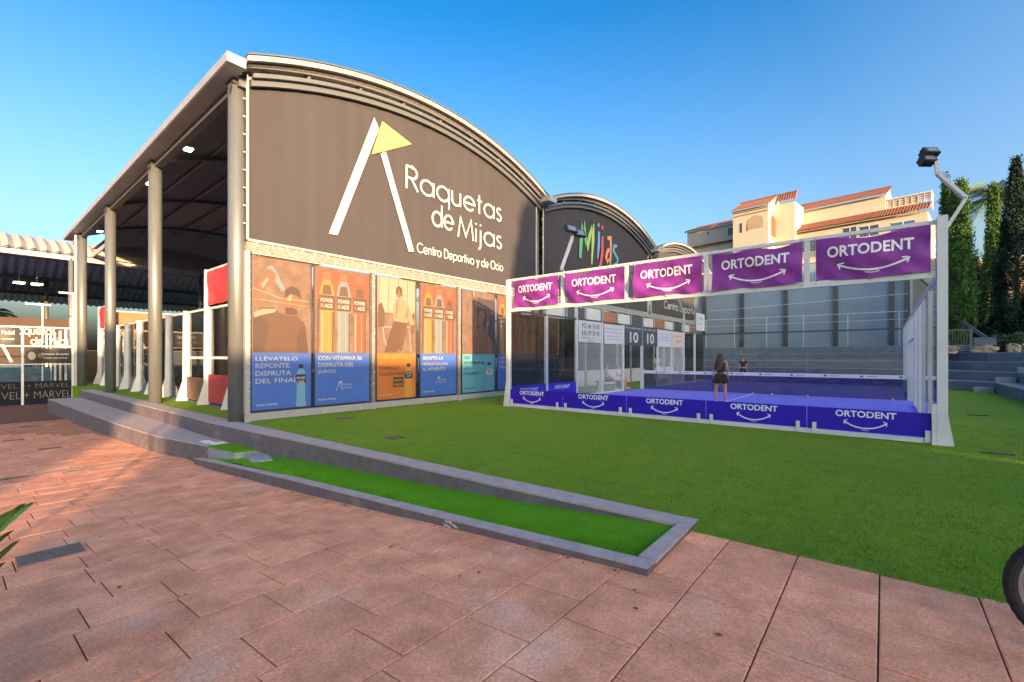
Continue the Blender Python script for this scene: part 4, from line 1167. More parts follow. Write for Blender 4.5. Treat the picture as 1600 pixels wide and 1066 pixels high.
side_sign(16.80,18.62,2.08,3.0,M['board_dark'],'right of the two dark signs with a white number 10 over the court door',
          [('10',.28,.12,.48,.50,.02),('PISTA / PADEL COURT',.05,.76,.88,.07,.01)], M['ink_white'])
side_sign(18.75,20.6,2.08,2.96,M['board'],'white sign of small print just beyond the number tens',
          [('Normas de la pista',.08,.62,.8,.08,0),('Calzado adecuado',.08,.46,.8,.08,0),('No fumar en pista',.08,.30,.8,.08,0)], M['cloth_blue'])
side_sign(20.8,22.6,2.08,2.94,M['board_orange'],'faded orange and white sign at the far end of the side fence',
          [('FUN PADEL',.15,.56,.7,.12,.01),('CLUB',.25,.25,.5,.16,.02)], M['orange_ban'])
side_sign(26.9-2.0,26.6,3.2,4.3,M['board'],'square white notice high on the far left corner of the court', [('AVISO',.2,.7,.6,.15,0),('Pista 10',.2,.4,.6,.12,0)], M['board_dark'])

# floodlight masts
def mast(pts, w, d, head, label, up):
    e = empty('light_mast', pts[0], label, 'floodlight mast', 'bent floodlight masts of the court')
    mb = MB()
    for a, b in zip(pts[:-1], pts[1:]): mb.bar(a, b, d, w, up)
    part('bent_arm', mb, M['white_paint'], e)
    for k, (c, sz, tilt, rz) in enumerate(head):
        rot = Matrix.Rotation(rz, 3, 'Z') @ Matrix.Rotation(tilt, 3, 'X')
        def bx(hx, y0, y1, hz):
            m2 = MB(); m2.box(-hx,y0,-hz,hx,y1,hz); m2.v = [tuple(Vector(c)+rot@Vector(v)) for v in m2.v]; return m2
        f = part('lamp_head', bx(sz,-.03,.06,sz*.62), M['black'], e)
        m2 = MB()
        for j in range(7):
            t = -sz+.02+2*(sz-.02)*j/6; m2.box(t-.006,.061,-sz*.55,t+.006,.12,sz*.55)
        m2.v = [tuple(Vector(c)+rot@Vector(v)) for v in m2.v]; part('cooling_fins', m2, M['black'], f)
        part('lamp_lens', bx(sz*.72,-.036,-.031,sz*.40), M['lens'], f)
    return e
mast([(12.53,CY0+.02,3.80),(12.78,CY0+.02,4.28),(12.42,CY0+.02,4.80),(12.40,CY0+.02,5.02)], .17, .05,
     [((12.33,CY0-.05,5.20),.125,R(-35),R(40)),((12.30,CY0-.08,5.06),.12,R(-30),R(40))], 'bent white floodlight mast with two black lamps on the right corner of the court', (0,1,0))
mast([(CX0,10.75,3.0),(CX0,10.75,4.0),(CX0,9.72,4.74),(CX0,10.42,5.95),(CX0,10.46,6.1)], .12, .05,
     [((CX0+.1,10.25,6.32),.25,R(-25),R(70)),((CX0+.1,10.85,6.28),.25,R(-25),R(70))], 'bent white floodlight mast with two black lamps in front of the multicoloured letters', (1,0,0))
mast([(CX0,22.8,2.9),(CX0,22.8,4.0),(CX0,21.9,4.8),(CX0,21.2,5.4)], .10, .05, [], 'bent white pole rising beyond the far signs on the left of the court', (1,0,0))

# balls
for (px_, py_) in ((1176,615),(1206,613.5),(1262,619.5),(1395,624),(1452,626)):
    fx = (px_-800)/710; d = Vector((fwd.x+rgt.x*fx, fwd.y+rgt.y*fx)); t = (ymid-.28-CAM.y)/d.y
    x = CAM.x+d.x*t; mb = MB()
    n = 8
    mb.grid(lambda u, v: (x+.036*math.cos(2*math.pi*u)*math.sin(math.pi*v), ymid-.28+.036*math.sin(2*math.pi*u)*math.sin(math.pi*v), .056+.036*math.cos(math.pi*v)), 12, 8)
    k = int(px_)
    solo('padel_ball', mb, M['ball'], (x,ymid-.28,.02), {1176:'pale ball at the net, leftmost, close to the girl',1206:'pale ball at the net just right of the centre line',1262:'pale ball lying by the middle of the net',1395:'pale ball near the right end of the net',1452:'pale ball at the net behind the right corner glass'}[k], 'ball', 'balls lying along the net', smooth=True)

# ------------------------------------------------------------------ terraces behind and right of the court
ts = structure('terrace_seating', MB().box(15.6,8,-.6,15.7,8.1,-.5), M['terrace'])
FP = [Vector(p) for p in ((15.4,7.0),(15.4,24.3),(13.7,25.9),(13.0,27.75),(-.2,27.75))]
def offset(P, d):
    out = []
    for i, p in enumerate(P):
        ns = []
        if i > 0: v = (P[i]-P[i-1]).normalized(); ns.append(Vector((v.y, -v.x)))
        if i < len(P)-1: v = (P[i+1]-P[i]).normalized(); ns.append(Vector((v.y, -v.x)))
        m_ = sum(ns, Vector((0,0))).normalized()
        out.append(p+m_*d/max(.4, m_.dot(ns[0])))
    return out
for k in range(5):
    A = offset(FP, k*.72); B = offset(FP, (k+1)*.72+(.0))
    lim = len(A)-1
    body = MB(); tread = MB()
    for i in range(lim):
        if k == 4 and i < 3: continue
        q = [(A[i].x,A[i].y),(A[i+1].x,A[i+1].y),(B[i+1].x,B[i+1].y),(B[i].x,B[i].y)][::-1]
        body.prism(q, -.1, .44*(k+1)-.03)
        tread.prism(q, .44*(k+1)-.029, .44*(k+1))
    st = part('seating_step', body, M['terrace'], ts); part('tread', tread, M['terrace_tread'], st)
for k, (dx, dy) in enumerate(((0,0),(.7,.35),(1.4,.7))):
    mb = MB(); mb.box(14.75+dx,24.0+dy,.44*k,15.35+dx,24.5+dy,.44*k+.22); part('aisle_step', mb, M['terrace_tread'], ts)
# raised ground and hill
mb = MB()
def hz(x, y):
    d = max(0, y-31.5, (x-18.6)*1.0)
    return 1.74 + min(14, .16*d) + (.4*math.sin(x*.3)+.4*math.sin(y*.23) if d > 6 else 0)
def hpt(u, v):
    x = -40+180*u; y = 31.4+150*v
    return (x, y, hz(x, y))
mb.grid(hpt, 60, 40)
mb.grid(lambda u, v: (18.2+120*u, -2+33.4*v, hz(18.2+120*u, 20)), 20, 10)
structure('hillside', mb, M['hill'], smooth=True)

# back panel wall
bw = empty('panel_wall', (6,33,1.7), 'tall grey blue panelled wall with dark posts behind the terraces', 'wall')
PXS = [-2.2,.78,3.49,6.31,9.2,12.06,12.80]
for a, b in zip(PXS[:-1], PXS[1:]):
    for z0_, z1_ in ((1.9,4.0),(4.01,6.1),(6.11,8.0)):
        mb = MB(); mb.box(a+.005,33,z0_,b-.005,33.1,z1_); part('wall_panel', mb, M['panel_wall'], bw)
for x in PXS[1:]:
    mb = MB(); mb.box(x-.13,32.86,1.8,x+.13,32.995,8.0); part('wall_post', mb, M['dark_steel'], bw)
mb = MB(); mb.box(-2.2,32.9,8.005,12.9,33.15,8.12); part('wall_cap', mb, M['board'], bw)
hr = empty('railing_reflection', (6,32,2.2), 'thin white tubes standing in for reflected lines before the panelled wall', 'railing')  # tubes added to imitate white lines reflected in the glass
mb = MB()
mb.bar((-1,31.9,4.35),(12.8,31.9,4.30),.035); mb.bar((-1,31.9,3.85),(12.8,31.9,3.82),.025); mb.bar((1.5,31.95,5.0),(12.8,31.95,5.35),.03)
part('reflection_tube', mb, M['white_paint'], hr)
for x in (1.2,3.2,5.3,7.5,9.9,12.4):
    mb = MB(); mb.bar((x,31.9,2.2),(x,31.9,4.33),.04); part('reflection_post', mb, M['white_paint'], hr)
# white lattice structure at wall end
wt = empty('white_stair_tower', (13.5,36,1.8), 'white steel stair structure with a dark diagonal behind the right end of the court', 'stair tower')
mb = MB(); mb.box(13.0,35.6,1.8,13.15,35.75,7.0); mb.box(14.6,35.6,1.8,14.75,35.75,7.0); part('frame', mb, M['white_paint'], wt)
mb = MB(); mb.box(12.9,36.2,1.8,15.2,36.4,8.0); part('rear_wall', mb, M['stucco'], wt)
mb = MB(); mb.bar((12.9,35.9,7.4),(14.9,35.9,5.0),.10,.3,(0,1,0)); mb.bar((13.0,35.9,3.2),(14.6,35.9,4.6),.1,.25,(0,1,0)); part('stringer', mb, M['dark_steel'], wt)
# railing right
rl = empty('steel_railing', (14.6,28.3,1.76), 'grey vertical bar railing on top of the terraces beside the court corner post', 'railing')
A = Vector((13.6,28.1,1.80)); B = Vector((15.07,28.05,1.80))
mb = MB(); mb.bar(A+Vector((0,0,1.12)), B+Vector((0,0,1.12)), .05); mb.bar(A+Vector((0,0,.08)), B+Vector((0,0,.08)), .04); part('rail', mb, M['steel'], rl)
for k in range(15):
    p = A+(B-A)*k/14.5; mb = MB(); mb.bar(p+Vector((0,0,.1)), p+Vector((0,0,1.1)), .02); part('baluster', mb, M['steel'], rl)
mb = MB(); mb.bar(B, B+Vector((0,0,1.16)), .10); part('end_post', mb, M['steel'], rl)
mb = MB(); mb.bar((14.1,31.9,4.55),(15.95,29.6,2.35),.06,.18); solo('sloping_handrail', mb, M['steel'], (14.9,31,3), 'sloping grey steel beam behind the railing', 'handrail')
mb = MB(); mb.box(15.3,29.1,2.14,16.1,29.5,2.55); solo('grey_block', mb, M['terrace'], (15.7,29.3,2.14), 'smooth grey concrete block standing on the big yellow rock', 'block')

def rock(c, s, seed, label):
    rr = random.Random(seed); mb = MB(); n, m_ = 12, 8
    mod = [[rr.uniform(.8,1.1) for _ in range(n)] for _ in range(m_+1)]
    def f(u, v):
        i = int(round(u*n)) % n; j = int(round(v*m_)); k = mod[j][i] if 0 < j < m_ else 1
        a = 2*math.pi*u; b = math.pi*v
        q = [math.copysign(abs(t)**.6, t) for t in (math.cos(a)*math.sin(b), math.sin(a)*math.sin(b), math.cos(b))]
        return (c[0]+s[0]*q[0]*k, c[1]+s[1]*q[1]*k, c[2]+s[2]*q[2]*k)
    mb.grid(f, n, m_)
    return solo('garden_rock', mb, M['rock'], (c[0],c[1],c[2]-s[2]), label, 'rock', 'rocks along the top of the terraces')
rock((15.65,29.25,1.92),(.55,.3,.23),1,'large yellow rock under the grey block beside the railing')
rock((16.75,29.7,1.96),(.28,.25,.28),2,'rounded rock in the hedge, second from the railing')
rock((17.35,29.85,1.98),(.34,.25,.30),3,'pale mottled rock at the right edge of the photo')
rock((14.2,29.3,1.90),(.6,.25,.22),4,'low rock seen between the bars of the railing')

# ------------------------------------------------------------------ vegetation
def leaf_cloud(name, centers, size, m, parent, up=.0, aspect=2.2):
    n = len(centers); c = np.array(centers)
    d = RNG.normal(0,1,(n,3)); d[:,2] += up*2; d /= np.linalg.norm(d,axis=1)[:,None]
    e = np.cross(d, RNG.normal(0,1,(n,3))); e /= np.linalg.norm(e,axis=1)[:,None]
    s = size*RNG.uniform(.6,1.4,n)[:,None]
    co = np.stack([c-e*s/aspect, c+e*s/aspect, c+d*s*1.6+e*s*.1, c+d*s*.8-e*s*.55], 1)
    off = WL[parent.name] if parent is not None else (0,0,0)
    co = co-np.array(off)
    me = bpy.data.meshes.new(name)
    me.vertices.add(n*4); me.loops.add(n*4); me.polygons.add(n)
    me.vertices.foreach_set('co', co.reshape(-1).astype(np.float32))
    me.loops.foreach_set('vertex_index', np.arange(n*4, dtype=np.int32))
    me.polygons.foreach_set('loop_start', np.arange(0, n*4, 4, dtype=np.int32))
    me.update(calc_edges=True); me.materials.append(m)
    o = bpy.data.objects.new(name, me); COL.objects.link(o)
    if parent is not None: o.parent = parent
    return o

def cypress(x, y, z0, z1, r, m, label, n=16000, peaks=((0,0,1),)):
    e = empty('cypress_tree', (x,y,z0), label, 'cypress', 'cypresses behind the terraces')
    mb = MB(); mb.tube([(x,y,z0-.3),(x+.05,y,z0+(z1-z0)*.6),(x,y,z1-.3)], [.16,.09,.02], 8); part('trunk', mb, M['bark'], e)
    H = z1-z0; P_ = []
    clump = [(RNG.uniform(0,2*math.pi), RNG.uniform(.0,1), RNG.uniform(.10,.24)) for _ in range(240)]
    for (a, t, cs) in clump:
        t = t**.85
        hgt = z0+.15+t*(H-.3)
        prof = r*(min(1,(t+.05)*5))*(1-max(0,(t-.40)/.60)**1.25)*.95+.03
        rr = prof*RNG.uniform(.55,1.0)
        cx, cy = x+math.cos(a)*rr, y+math.sin(a)*rr
        k = n//240
        q = np.clip(RNG.normal(0,1,(k,3)),-1.5,1.5)*np.array([cs*.6,cs*.6,cs*2.0])
        P_.append(q+np.array([cx,cy,hgt]))
    for (dx, dy, t) in peaks:
        k = n//20
        zz = z1-(1-t)*H*.1-RNG.random(k)**.8*H*.16
        P_.append(np.stack([x+dx*r+RNG.normal(0,1,k)*(.03+.10*(z1-zz)/2), y+RNG.normal(0,1,k)*(.03+.1*(z1-zz)/2), zz],1))
    P_ = np.concatenate(P_)
    leaf_cloud('crown', P_, .055, m, e, up=.9)
cypress(14.45,31.9,1.9,11.9,.36,M['cypress'],'slender cypress just left of the bent floodlight arm', 14000)
cypress(15.0,31.2,1.9,11.2,.62,M['cypress'],'bright green cypress with a forked tip beside the court corner post', 26000, ((-.5,0,1),(.3,0,.9)))
cypress(16.3,38.0,2.6,8.0,.40,M['cypress_b'],'smallest cypress, short and dark before the sunlit building corner', 9000)
cypress(17.0,37.0,2.6,12.2,.50,M['cypress'],'narrow cypress in front of the palm tree', 20000)
cypress(17.45,33.6,2.0,12.5,.82,M['cypress_b'],'tallest and darkest cypress near the right edge', 34000, ((0,0,1),(.1,0,.9)))
cypress(19.5,38.5,2.6,12.4,.7,M['cypress'],'cypress cut off by the right edge of the photo', 16000)
cypress(15.8,36.3,2.4,5.6,.6,M['cypress_b'],'stubby dark cypress below the sunlit building corner', 8000)

# dark undergrowth and hedge
hd = empty('hedge', (17,31,1.8), 'loose green hedge spilling over the rocks above the terraces', 'hedge')
n = 26000
c = np.stack([RNG.uniform(15.6,21,n), RNG.uniform(29.7,31.6,n), RNG.uniform(1.8,2.75,n)],1)
c[:,2] = 1.8+(c[:,2]-1.8)*(.7+.35*np.sin(c[:,0]*3.1)+.2*np.sin(c[:,0]*7+1))
leaf_cloud('foliage', c, .05, M['leaf'], hd, up=.3)
sb = empty('shrub_bank', (16,34,1.9), 'dark shrubs filling the bank under the cypresses', 'shrubs')
n = 42000
c = np.stack([RNG.uniform(13.6,23,n), RNG.uniform(33,35.6,n), RNG.uniform(0,1,n)],1)
c[:,2] = 1.9+c[:,2]*(2.3+.6*np.sin(c[:,0]*2.2)+.4*np.sin(c[:,0]*5.3))
leaf_cloud('foliage', c, .09, M['cypress_b'], sb, up=.2)

def palm(x, y, z0, z1, fr_len, nf, label, seed=1, m='palm_leaf'):
    rr = random.Random(seed)
    e = empty('palm_tree', (x,y,z0), label, 'palm tree')
    mb = MB(); mb.tube([(x,y,z0-.3),(x+.1,y,(z0+z1)/2),(x,y,z1)], [.24,.18,.2], 10); part('trunk', mb, M['bark'], e)
    for k in range(nf):
        a = 2*math.pi*k/nf+rr.uniform(-.2,.2); el = rr.uniform(-.25,1.2)
        L_ = fr_len*rr.uniform(.8,1.1); mb = MB()
        pts = []
        for i in range(13):
            t = i/12
            hx = L_*t*math.cos(el*(1-.5*t)); hz_ = L_*(math.sin(el)*t-.85*t*t)
            pts.append(Vector((x+math.cos(a)*hx, y+math.sin(a)*hx, z1+hz_)))
        mb.tube(pts, [.03*(1-.8*i/12) for i in range(13)], 4)
        sd = Vector((-math.sin(a), math.cos(a), 0))
        for i in range(1,13):
            for j in (0,.33,.66):
                p = pts[i-1].lerp(pts[i], j); d = (pts[i]-pts[i-1]).normalized()
                ll = L_*.26*math.sin(math.pi*min(.97,(i+j)/13))+.1
                for s in (-1,1):
                    tip = p+sd*s*ll*.7+d*ll*.4+Vector((0,0,-ll*.55))
                    w = d*.035
                    mb.poly([p-w, p+w, tip])
        part('frond', mb, M[m], e)
palm(18.15,44.5,3,13.3,4.2,30,'palm tree with drooping fronds between the cypresses',3)

# sunlit building corner on the right, far
bc = empty('far_building', (19,60,3), 'sunlit cream building corner glimpsed between the cypresses', 'building')
mb = MB(); mb.box(18.1,60,3,24,68,11.0); part('wall', mb, M['stucco_dark'], bc)
mb = MB(); mb.box(17.9,59.8,11.0,24.2,68.2,11.3); part('roof_slab', mb, M['stucco'], bc)
mb = MB(); mb.box(19.4,59.7,3,19.9,59.98,10.6); part('pilaster', mb, M['stucco'], bc)

# ------------------------------------------------------------------ house on the hill
HN = Vector((15.81,70.23)); HD = Vector((-.991,.1335)); HT = Vector((.1335,.991))
def H(s, t, z):
    q = HN+HD*s+HT*t; return (q.x, q.y, z)
house = empty('hillside_house', H(10,5,6), 'large cream house with terracotta tiled roofs and an arched tower on the hill', 'house')
def hbox(mb, s0, t0, z0, s1, t1, z1):
    b = len(mb.v)
    mb.v += [H(s,t,z) for z in (z0,z1) for s, t in ((s0,t0),(s0,t1),(s1,t1),(s1,t0))]
    mb.f += [tuple(b+i for i in q) for q in ((0,3,2,1),(4,5,6,7),(0,1,5,4),(1,2,6,5),(2,3,7,6),(3,0,4,7))]
    return mb
def hwall(name, s0, t0, z0, s1, t1, z1, m='stucco'): return part(name, hbox(MB(), s0,t0,z0,s1,t1,z1), M[m], house)
hwall('wall', 0,0,5,16.4,10,19.15)
hwall('parapet', 1.2,2.0,19.2,16.4,2.25,20.95)
hwall('upper_wall', 4.5,3.5,19.16,16.38,10.4,23.1)
def tiles(s0, s1, t0, z0, t1, z1, step=.30, ridge=True):
    mb = MB(); n = int((s1-s0)/step)
    for k in range(n):
        a = s0+(s1-s0)*k/n; b = s0+(s1-s0)*(k+1)/n; mid = (a+b)/2; w = (b-a)
        for rr_i in range(1):
            q = len(mb.v)
            prof = [(a,0),(a+w*.14,.10),(mid-.02,.15),(mid+w*.3,.10),(b-w*.12,0),(b,-.02)]
            for t, z in ((t0,z0),(t1,z1)):
                for s, dz in prof: mb.v.append(H(s, t, z+dz))
            for i in range(len(prof)-1): mb.f.append((q+i, q+i+1, q+len(prof)+i+1, q+len(prof)+i))
    r = part('roof', mb, M['tile_roof'], house)
    ed = MB(); hbox(ed, s0,t0+.02,z0-.14,s1,t0+.2,z0-.02); part('eave_trim', ed, M['stucco_dark'], r)
    if ridge:
        rd = MB(); rd.bar(H(s0,t1,z1+.12), H(s1,t1,z1+.12), .22); part('ridge_tiles', rd, M['tile_roof'], r)
tiles(-.2,16.4,-.45,19.35,2.0,20.55)
tiles(4.2,15.6,3.1,23.2,7.0,25.0)
part('gable', MB().poly([H(4.5,3.5,23.1),H(4.5,7,24.9),H(4.5,10.4,23.1)]), M['stucco'], house)
hwall('tower_wall', 16.4,-4,5,21.2,3,23.05)
hwall('stair_wall', 13.9,-1,16,16.39,3.4,23.6)
tiles(16.2,21.4,-4.4,23.15,-.6,25.05)
tiles(13.7,16.19,-1.3,23.9,-.6,25.0)
hwall('cornice', 16.3,-4.12,22.75,21.3,-4.01,22.95,'stucco_dark'); hwall('cornice', 16.3,-4.12,22.3,21.3,-4.01,22.42,'stucco_dark')
part('gable', MB().poly([H(16.41,-4,23.05),H(16.41,-.5,24.95),H(16.41,3,23.05)][::-1]), M['stucco'], house)
def arch_open(c, w, z0, z1, plane, m1='stucco_dark'):
    pts = [(-w/2,z0)]+[(w/2*math.cos(R(a)), z1-w*.35+w*.35*math.sin(R(a))) for a in range(180,-1,-15)]+[(w/2,z0)]
    mb = MB(); mb.poly([plane(c+a, z) for a, z in pts]); return mb
a1 = part('arched_window', arch_open(18.1,2.1,20.0,21.9,lambda s,z: H(s,-4.02,z)), M['stucco_dark'], house)
part('frame', MB().poly([H(19.3,-4.03,19.9),H(19.15,-4.03,21.6),H(19.15,-4.03,19.9)]), M['wood'], a1)
part('window', MB().poly([H(20.25,-4.02,19.8),H(20.25,-4.02,21.2),H(19.9,-4.02,21.2),H(19.9,-4.02,19.8)][::-1]), M['window_dark'], house)
part('arched_window', arch_open(-1.9,1.9,18.9,21.9,lambda t,z: H(16.37,t,z)), M['wood'], house)
part('arched_window', arch_open(-1.9,2.6,18.4,22.6,lambda t,z: H(16.385,t,z)), M['stucco_dark'], house)
hwall('left_wall', 21.21,0,5,30.2,8,22.55)
tiles(21.2,30.5,-.4,22.65,4.0,24.1)
hwall('balcony_wall', 21.21,-1.0,5,29.3,-.01,19.4)
tiles(21.2,29.3,-1.2,19.45,-.05,19.95, ridge=False)
hwall('parapet', 22.5,-.35,19.96,26,-.2,20.7)
part('window', hbox(MB(), 22.3,-.03,20.7,23.5,-.01,21.9), M['window_dark'], house)
part('wall_lamp', hbox(MB(), 26.6,-.08,21.6,26.75,-.01,22.0), M['black'], house)
# windows and terraces on the lower front
for (s0,s1,z0,z1,m) in ((1.2,3.4,16.6,18.4,'cloth_blue'),(4.7,6.6,16.8,18.6,'window_dark'),(7.0,8.4,16.8,18.8,'window_dark'),(9.0,10.3,16.0,18.1,'wood'),(11.5,13.2,16.4,18.2,'window_dark'),(1.2,3.4,13.2,15.2,'window_dark'),(5,7,13.2,15.2,'window_dark'),(9,11,13.2,15.2,'window_dark')):
    w_ = part('window', hbox(MB(), s0,-.03,z0,s1,-.01,z1), M[m], house)
    part('frame', hbox(hbox(MB(), (s0+s1)/2-.05,-.06,z0,(s0+s1)/2+.05,-.035,z1), s0,-.06,z1,s1,-.02,z1+.1), M['white_paint'], w_)
for (s0, s1, z) in ((1.0,9.0,16.3),(1.0,14,12.9)):
    hwall('balcony', s0,-1.2,z-.2,s1,-.02,z-.02,'stucco'); hwall('balcony_rail', s0,-1.2,z,s1,-1.12,z+.7,'white_paint')
# white trellis on the roof terrace
tr = MB()
for k in range(8):
    s = .0+k*.62; hbox(tr, s,4.0,20.7,s+.05,4.05,22.5); hbox(tr, s,6.5,20.7,s+.05,6.55,22.5)
for z in np.linspace(20.7,22.5,8): hbox(tr, 0,4.06,z,4.6,4.1,z+.05)
for k in range(9): hbox(tr, -.04,4.0+k*.3,20.7,-.01,4.05+k*.3,22.5)
part('trellis', tr, M['white_paint'], house)
hwall('trellis_wall', 1.0,4.4,20.5,4.49,4.5,22.3,'stucco_dark')
hwall('trellis_roof', -.1,3.9,22.52,4.7,6.7,22.62,'white_paint')
mb = MB(); mb.tube([H(8,-.1,24.0),H(8,-.1,24.0+.01)], .01, 4)

# ------------------------------------------------------------------ left: canopy, left court, banner beyond
cn = empty('arched_canopy', (-36,2,0), 'large ribbed barrel canopy behind the left end of the halls', 'canopy')
XE = -30.2
def cz(d, half=6.6, rise=1.75): return arc_z(d-half, 8.25, rise, half)
NR = 100
for bi in range(3):
    xo = XE-13.2*bi
    def cf(u, v, off=0, xo=xo):
        k = round(u*NR*2); d = 13.2*v
        return (xo-d, -26+56*u, cz(d)+(.20 if k % 2 else 0)+off)
    mb = MB(); mb.grid(lambda u, v: cf(u, v, -.06), NR*2, 16); sh = part('roof_underside', mb, M['under_canopy'], cn)
    mb = MB(); mb.grid(lambda u, v: cf(u, v, .05), NR*2, 16); part('roof_top', mb, M['roof_cream'], cn)
    mb = MB(); mb.box(xo-.2,-26,7.95,xo+.12,30,8.25); part('gutter', mb, M['fascia'] if bi == 0 else M['fascia_dark'], cn)
    for d in (3.3,6.6,9.9):
        mb = MB(); z = cz(d)-.2; mb.box(xo-d-.06,-26,z-.14,xo-d+.06,30,z); part('purlin', mb, M['fascia'], cn)
for y in (-14,-7,.6,8,16,24):
    for x in (XE,XE-13.2):
        mb = MB(); mb.tube([(x,y,-.9),(x,y,8.1)], .14, 12); part('column', mb, M['steel'], cn, smooth=True)
for (y, z) in ((-1.35,6.9),(-.45,6.9)):
    e = empty('canopy_lamp', (-37,y,z), ['left of two lit lamps under the ribbed canopy','right of two lit lamps under the ribbed canopy'][y > -1], 'lamp', 'lit lamps under the canopy')
    mb = MB(); mb.bar((-37,y,z+.1),(-37,y,9.3),.03); part('hanger', mb, M['white_paint'], e)
    mb = MB(); mb.box(-37.3,y-.3,z+.03,-36.7,y+.3,z+.1); part('housing', mb, M['white_paint'], e)
    mb = MB(); mb.box(-37.28,y-.28,z,-36.72,y+.28,z+.028); part('lamp_face', mb, M['led'], e)

lc = empty('glass_court', (-22,-4,-.88), 'glass walled court at the left edge with dark lettered boards along its foot', 'padel court')
GZ = -.88
for y in (-10.1,-8.1,-6.1,-4.1,-2.12,-.28):
    mb = MB(); mb.box(-22.06,y-.045,GZ-.1,-21.96,y+.045,3.1); part('post', mb, M['white_paint'], lc)
for a, b in ((-10.1,-8.1),(-8.1,-6.1),(-6.1,-4.1),(-4.1,-2.12),(-2.12,-.28)):
    mb = MB(); mb.box(-22.02,a+.06,GZ+.1,-22.01,b-.06,2.05); part('glass_panel', mb, M['glass'], lc)
    mb = MB(); mb.box(-21.998,a+.05,GZ+.02,-21.985,b-.05,.28 if b < -3 else .30); bd = part('lettered_board', mb, M['board_black'], lc)
    text_part('lettering', '+ MARVEL', b-a-.12, .36, (-21.98,a+.06,-.58), (0,1,0), (0,0,1), M['weathered'], bd, -.015)
    text_part('lettering', '+ MARVEL', (b-a)*.85, .24, (-21.98,a+.15,-.05), (0,1,0), (0,0,1), M['iron'], bd, -.015)  # dimmer upper row paints a reflection of the lettering
mb = MB(); mb.box(-22.05,-10.1,2.06,-21.97,-.3,2.13); mb.box(-22.05,-10.1,3.03,-21.97,-.3,3.10); mb.box(-22.04,-10.1,1.14,-21.98,-.3,1.19); part('rail', mb, M['white_paint'], lc)
mb = MB(); mb.box(-42,-10,GZ-.02,-22.1,-.2,GZ+.02); part('court_floor', mb, M['court_blue'], lc)
for k in range(9):
    mb = MB(); x = -24.5-2.2*k; mb.box(x-.05,-.33,GZ,x+.05,-.23,3.1); part('side_post', mb, M['white_paint'], lc)
mb = MB(); mb.box(-42,-.3,2.06,-22.1,-.26,2.12); mb.box(-42,-10,2.06,-41.95,-.3,2.12); mb.box(-42,-10,GZ,-41.98,-.3,.3); part('far_rail', mb, M['white_paint'], lc)
mb = MB(); mb.box(-32,-10,GZ,-31.96,-.3,.15); part('net_board', mb, M['court_blue'], lc)
M['teal_reflection'] = mat('teal_reflection', (.02,.07,.10), .4, noise=(2,.3))  # added sheets; dark teal imitates the dark reflection in the court glass
mb = MB(); mb.box(-41.9,-10,GZ+.31,-41.85,-.3,2.0); part('reflection_sheet', mb, M['teal_reflection'], lc)
mb = MB(); mb.box(-30,-10.0,GZ,-29.9,-.4,.9); part('reflection_sheet', mb, M['teal_reflection'], lc)
e = empty('black_banner', (-21.9,-1.2,1.2), 'black banner with small white lettering on the left court between its two white posts', 'banner', 'black banners on the left court')
mb = MB(); mb.grid(lambda u, v: (-21.93+.02*math.sin(u*11), -2.02+1.68*u, 1.22+.78*v), 16, 4); part('banner_cloth', mb, M['black'], e, smooth=True)
text_part('lettering', 'Campus de padel', 1.0, .13, (-21.895,-1.45,1.62), (0,1,0), (0,0,1), M['ink_white'], e, .02)
text_part('lettering', 'TODOS LOS NIVELES', .9, .08, (-21.895,-1.40,1.45), (0,1,0), (0,0,1), M['ink_white'], e, .01)
mb = MB(); P(mb, arc(-1.8,1.6,.14,.2,0,360,18)[:-1], -21.90); part('printed_wheel', mb, PX['pale'], e)
mb = MB(); P(mb, arc(-1.5,1.62,.12,.14,0,360,12)[:-1], -21.899); part('printed_face', mb, PX['skin'], e)
e = empty('black_banner', (-21.9,-3,2.1), 'black banner higher up at the left edge of the photo', 'banner', 'black banners on the left court')
mb = MB(); mb.grid(lambda u, v: (-21.93+.02*math.sin(u*9), -4.0+1.78*u, 2.16+.85*v), 16, 4); part('banner_cloth', mb, M['black'], e, smooth=True)
text_part('lettering', 'Club Padel', .9, .2, (-21.895,-3.3,2.66), (0,1,0), (0,0,1), M['ink_white'], e, .02)
text_part('lettering', 'reservas y torneos', 1.0, .12, (-21.895,-3.4,2.36), (0,1,0), (0,0,1), M['ink_white'], e, .01)
# street-type lamps between
for (x, y, z, w, lb) in ((-23.0,-.16,5.0,.62,'thin white T-shaped lamp pole right beside the farthest steel column'), (-27,-1.0,4.6,.9,'thin white T-shaped lamp pole behind the left glass court')):
    mb = MB(); mb.bar((x,y,-.9),(x,y,z),.06); mb.box(x-.06,y-w/2-.25,z,x+.06,y+w/2-.1,z+.09)
    solo('lamp_pole', mb, M['white_paint'], (x,y,-.88), lb, 'lamp pole', 'T-shaped lamp poles')
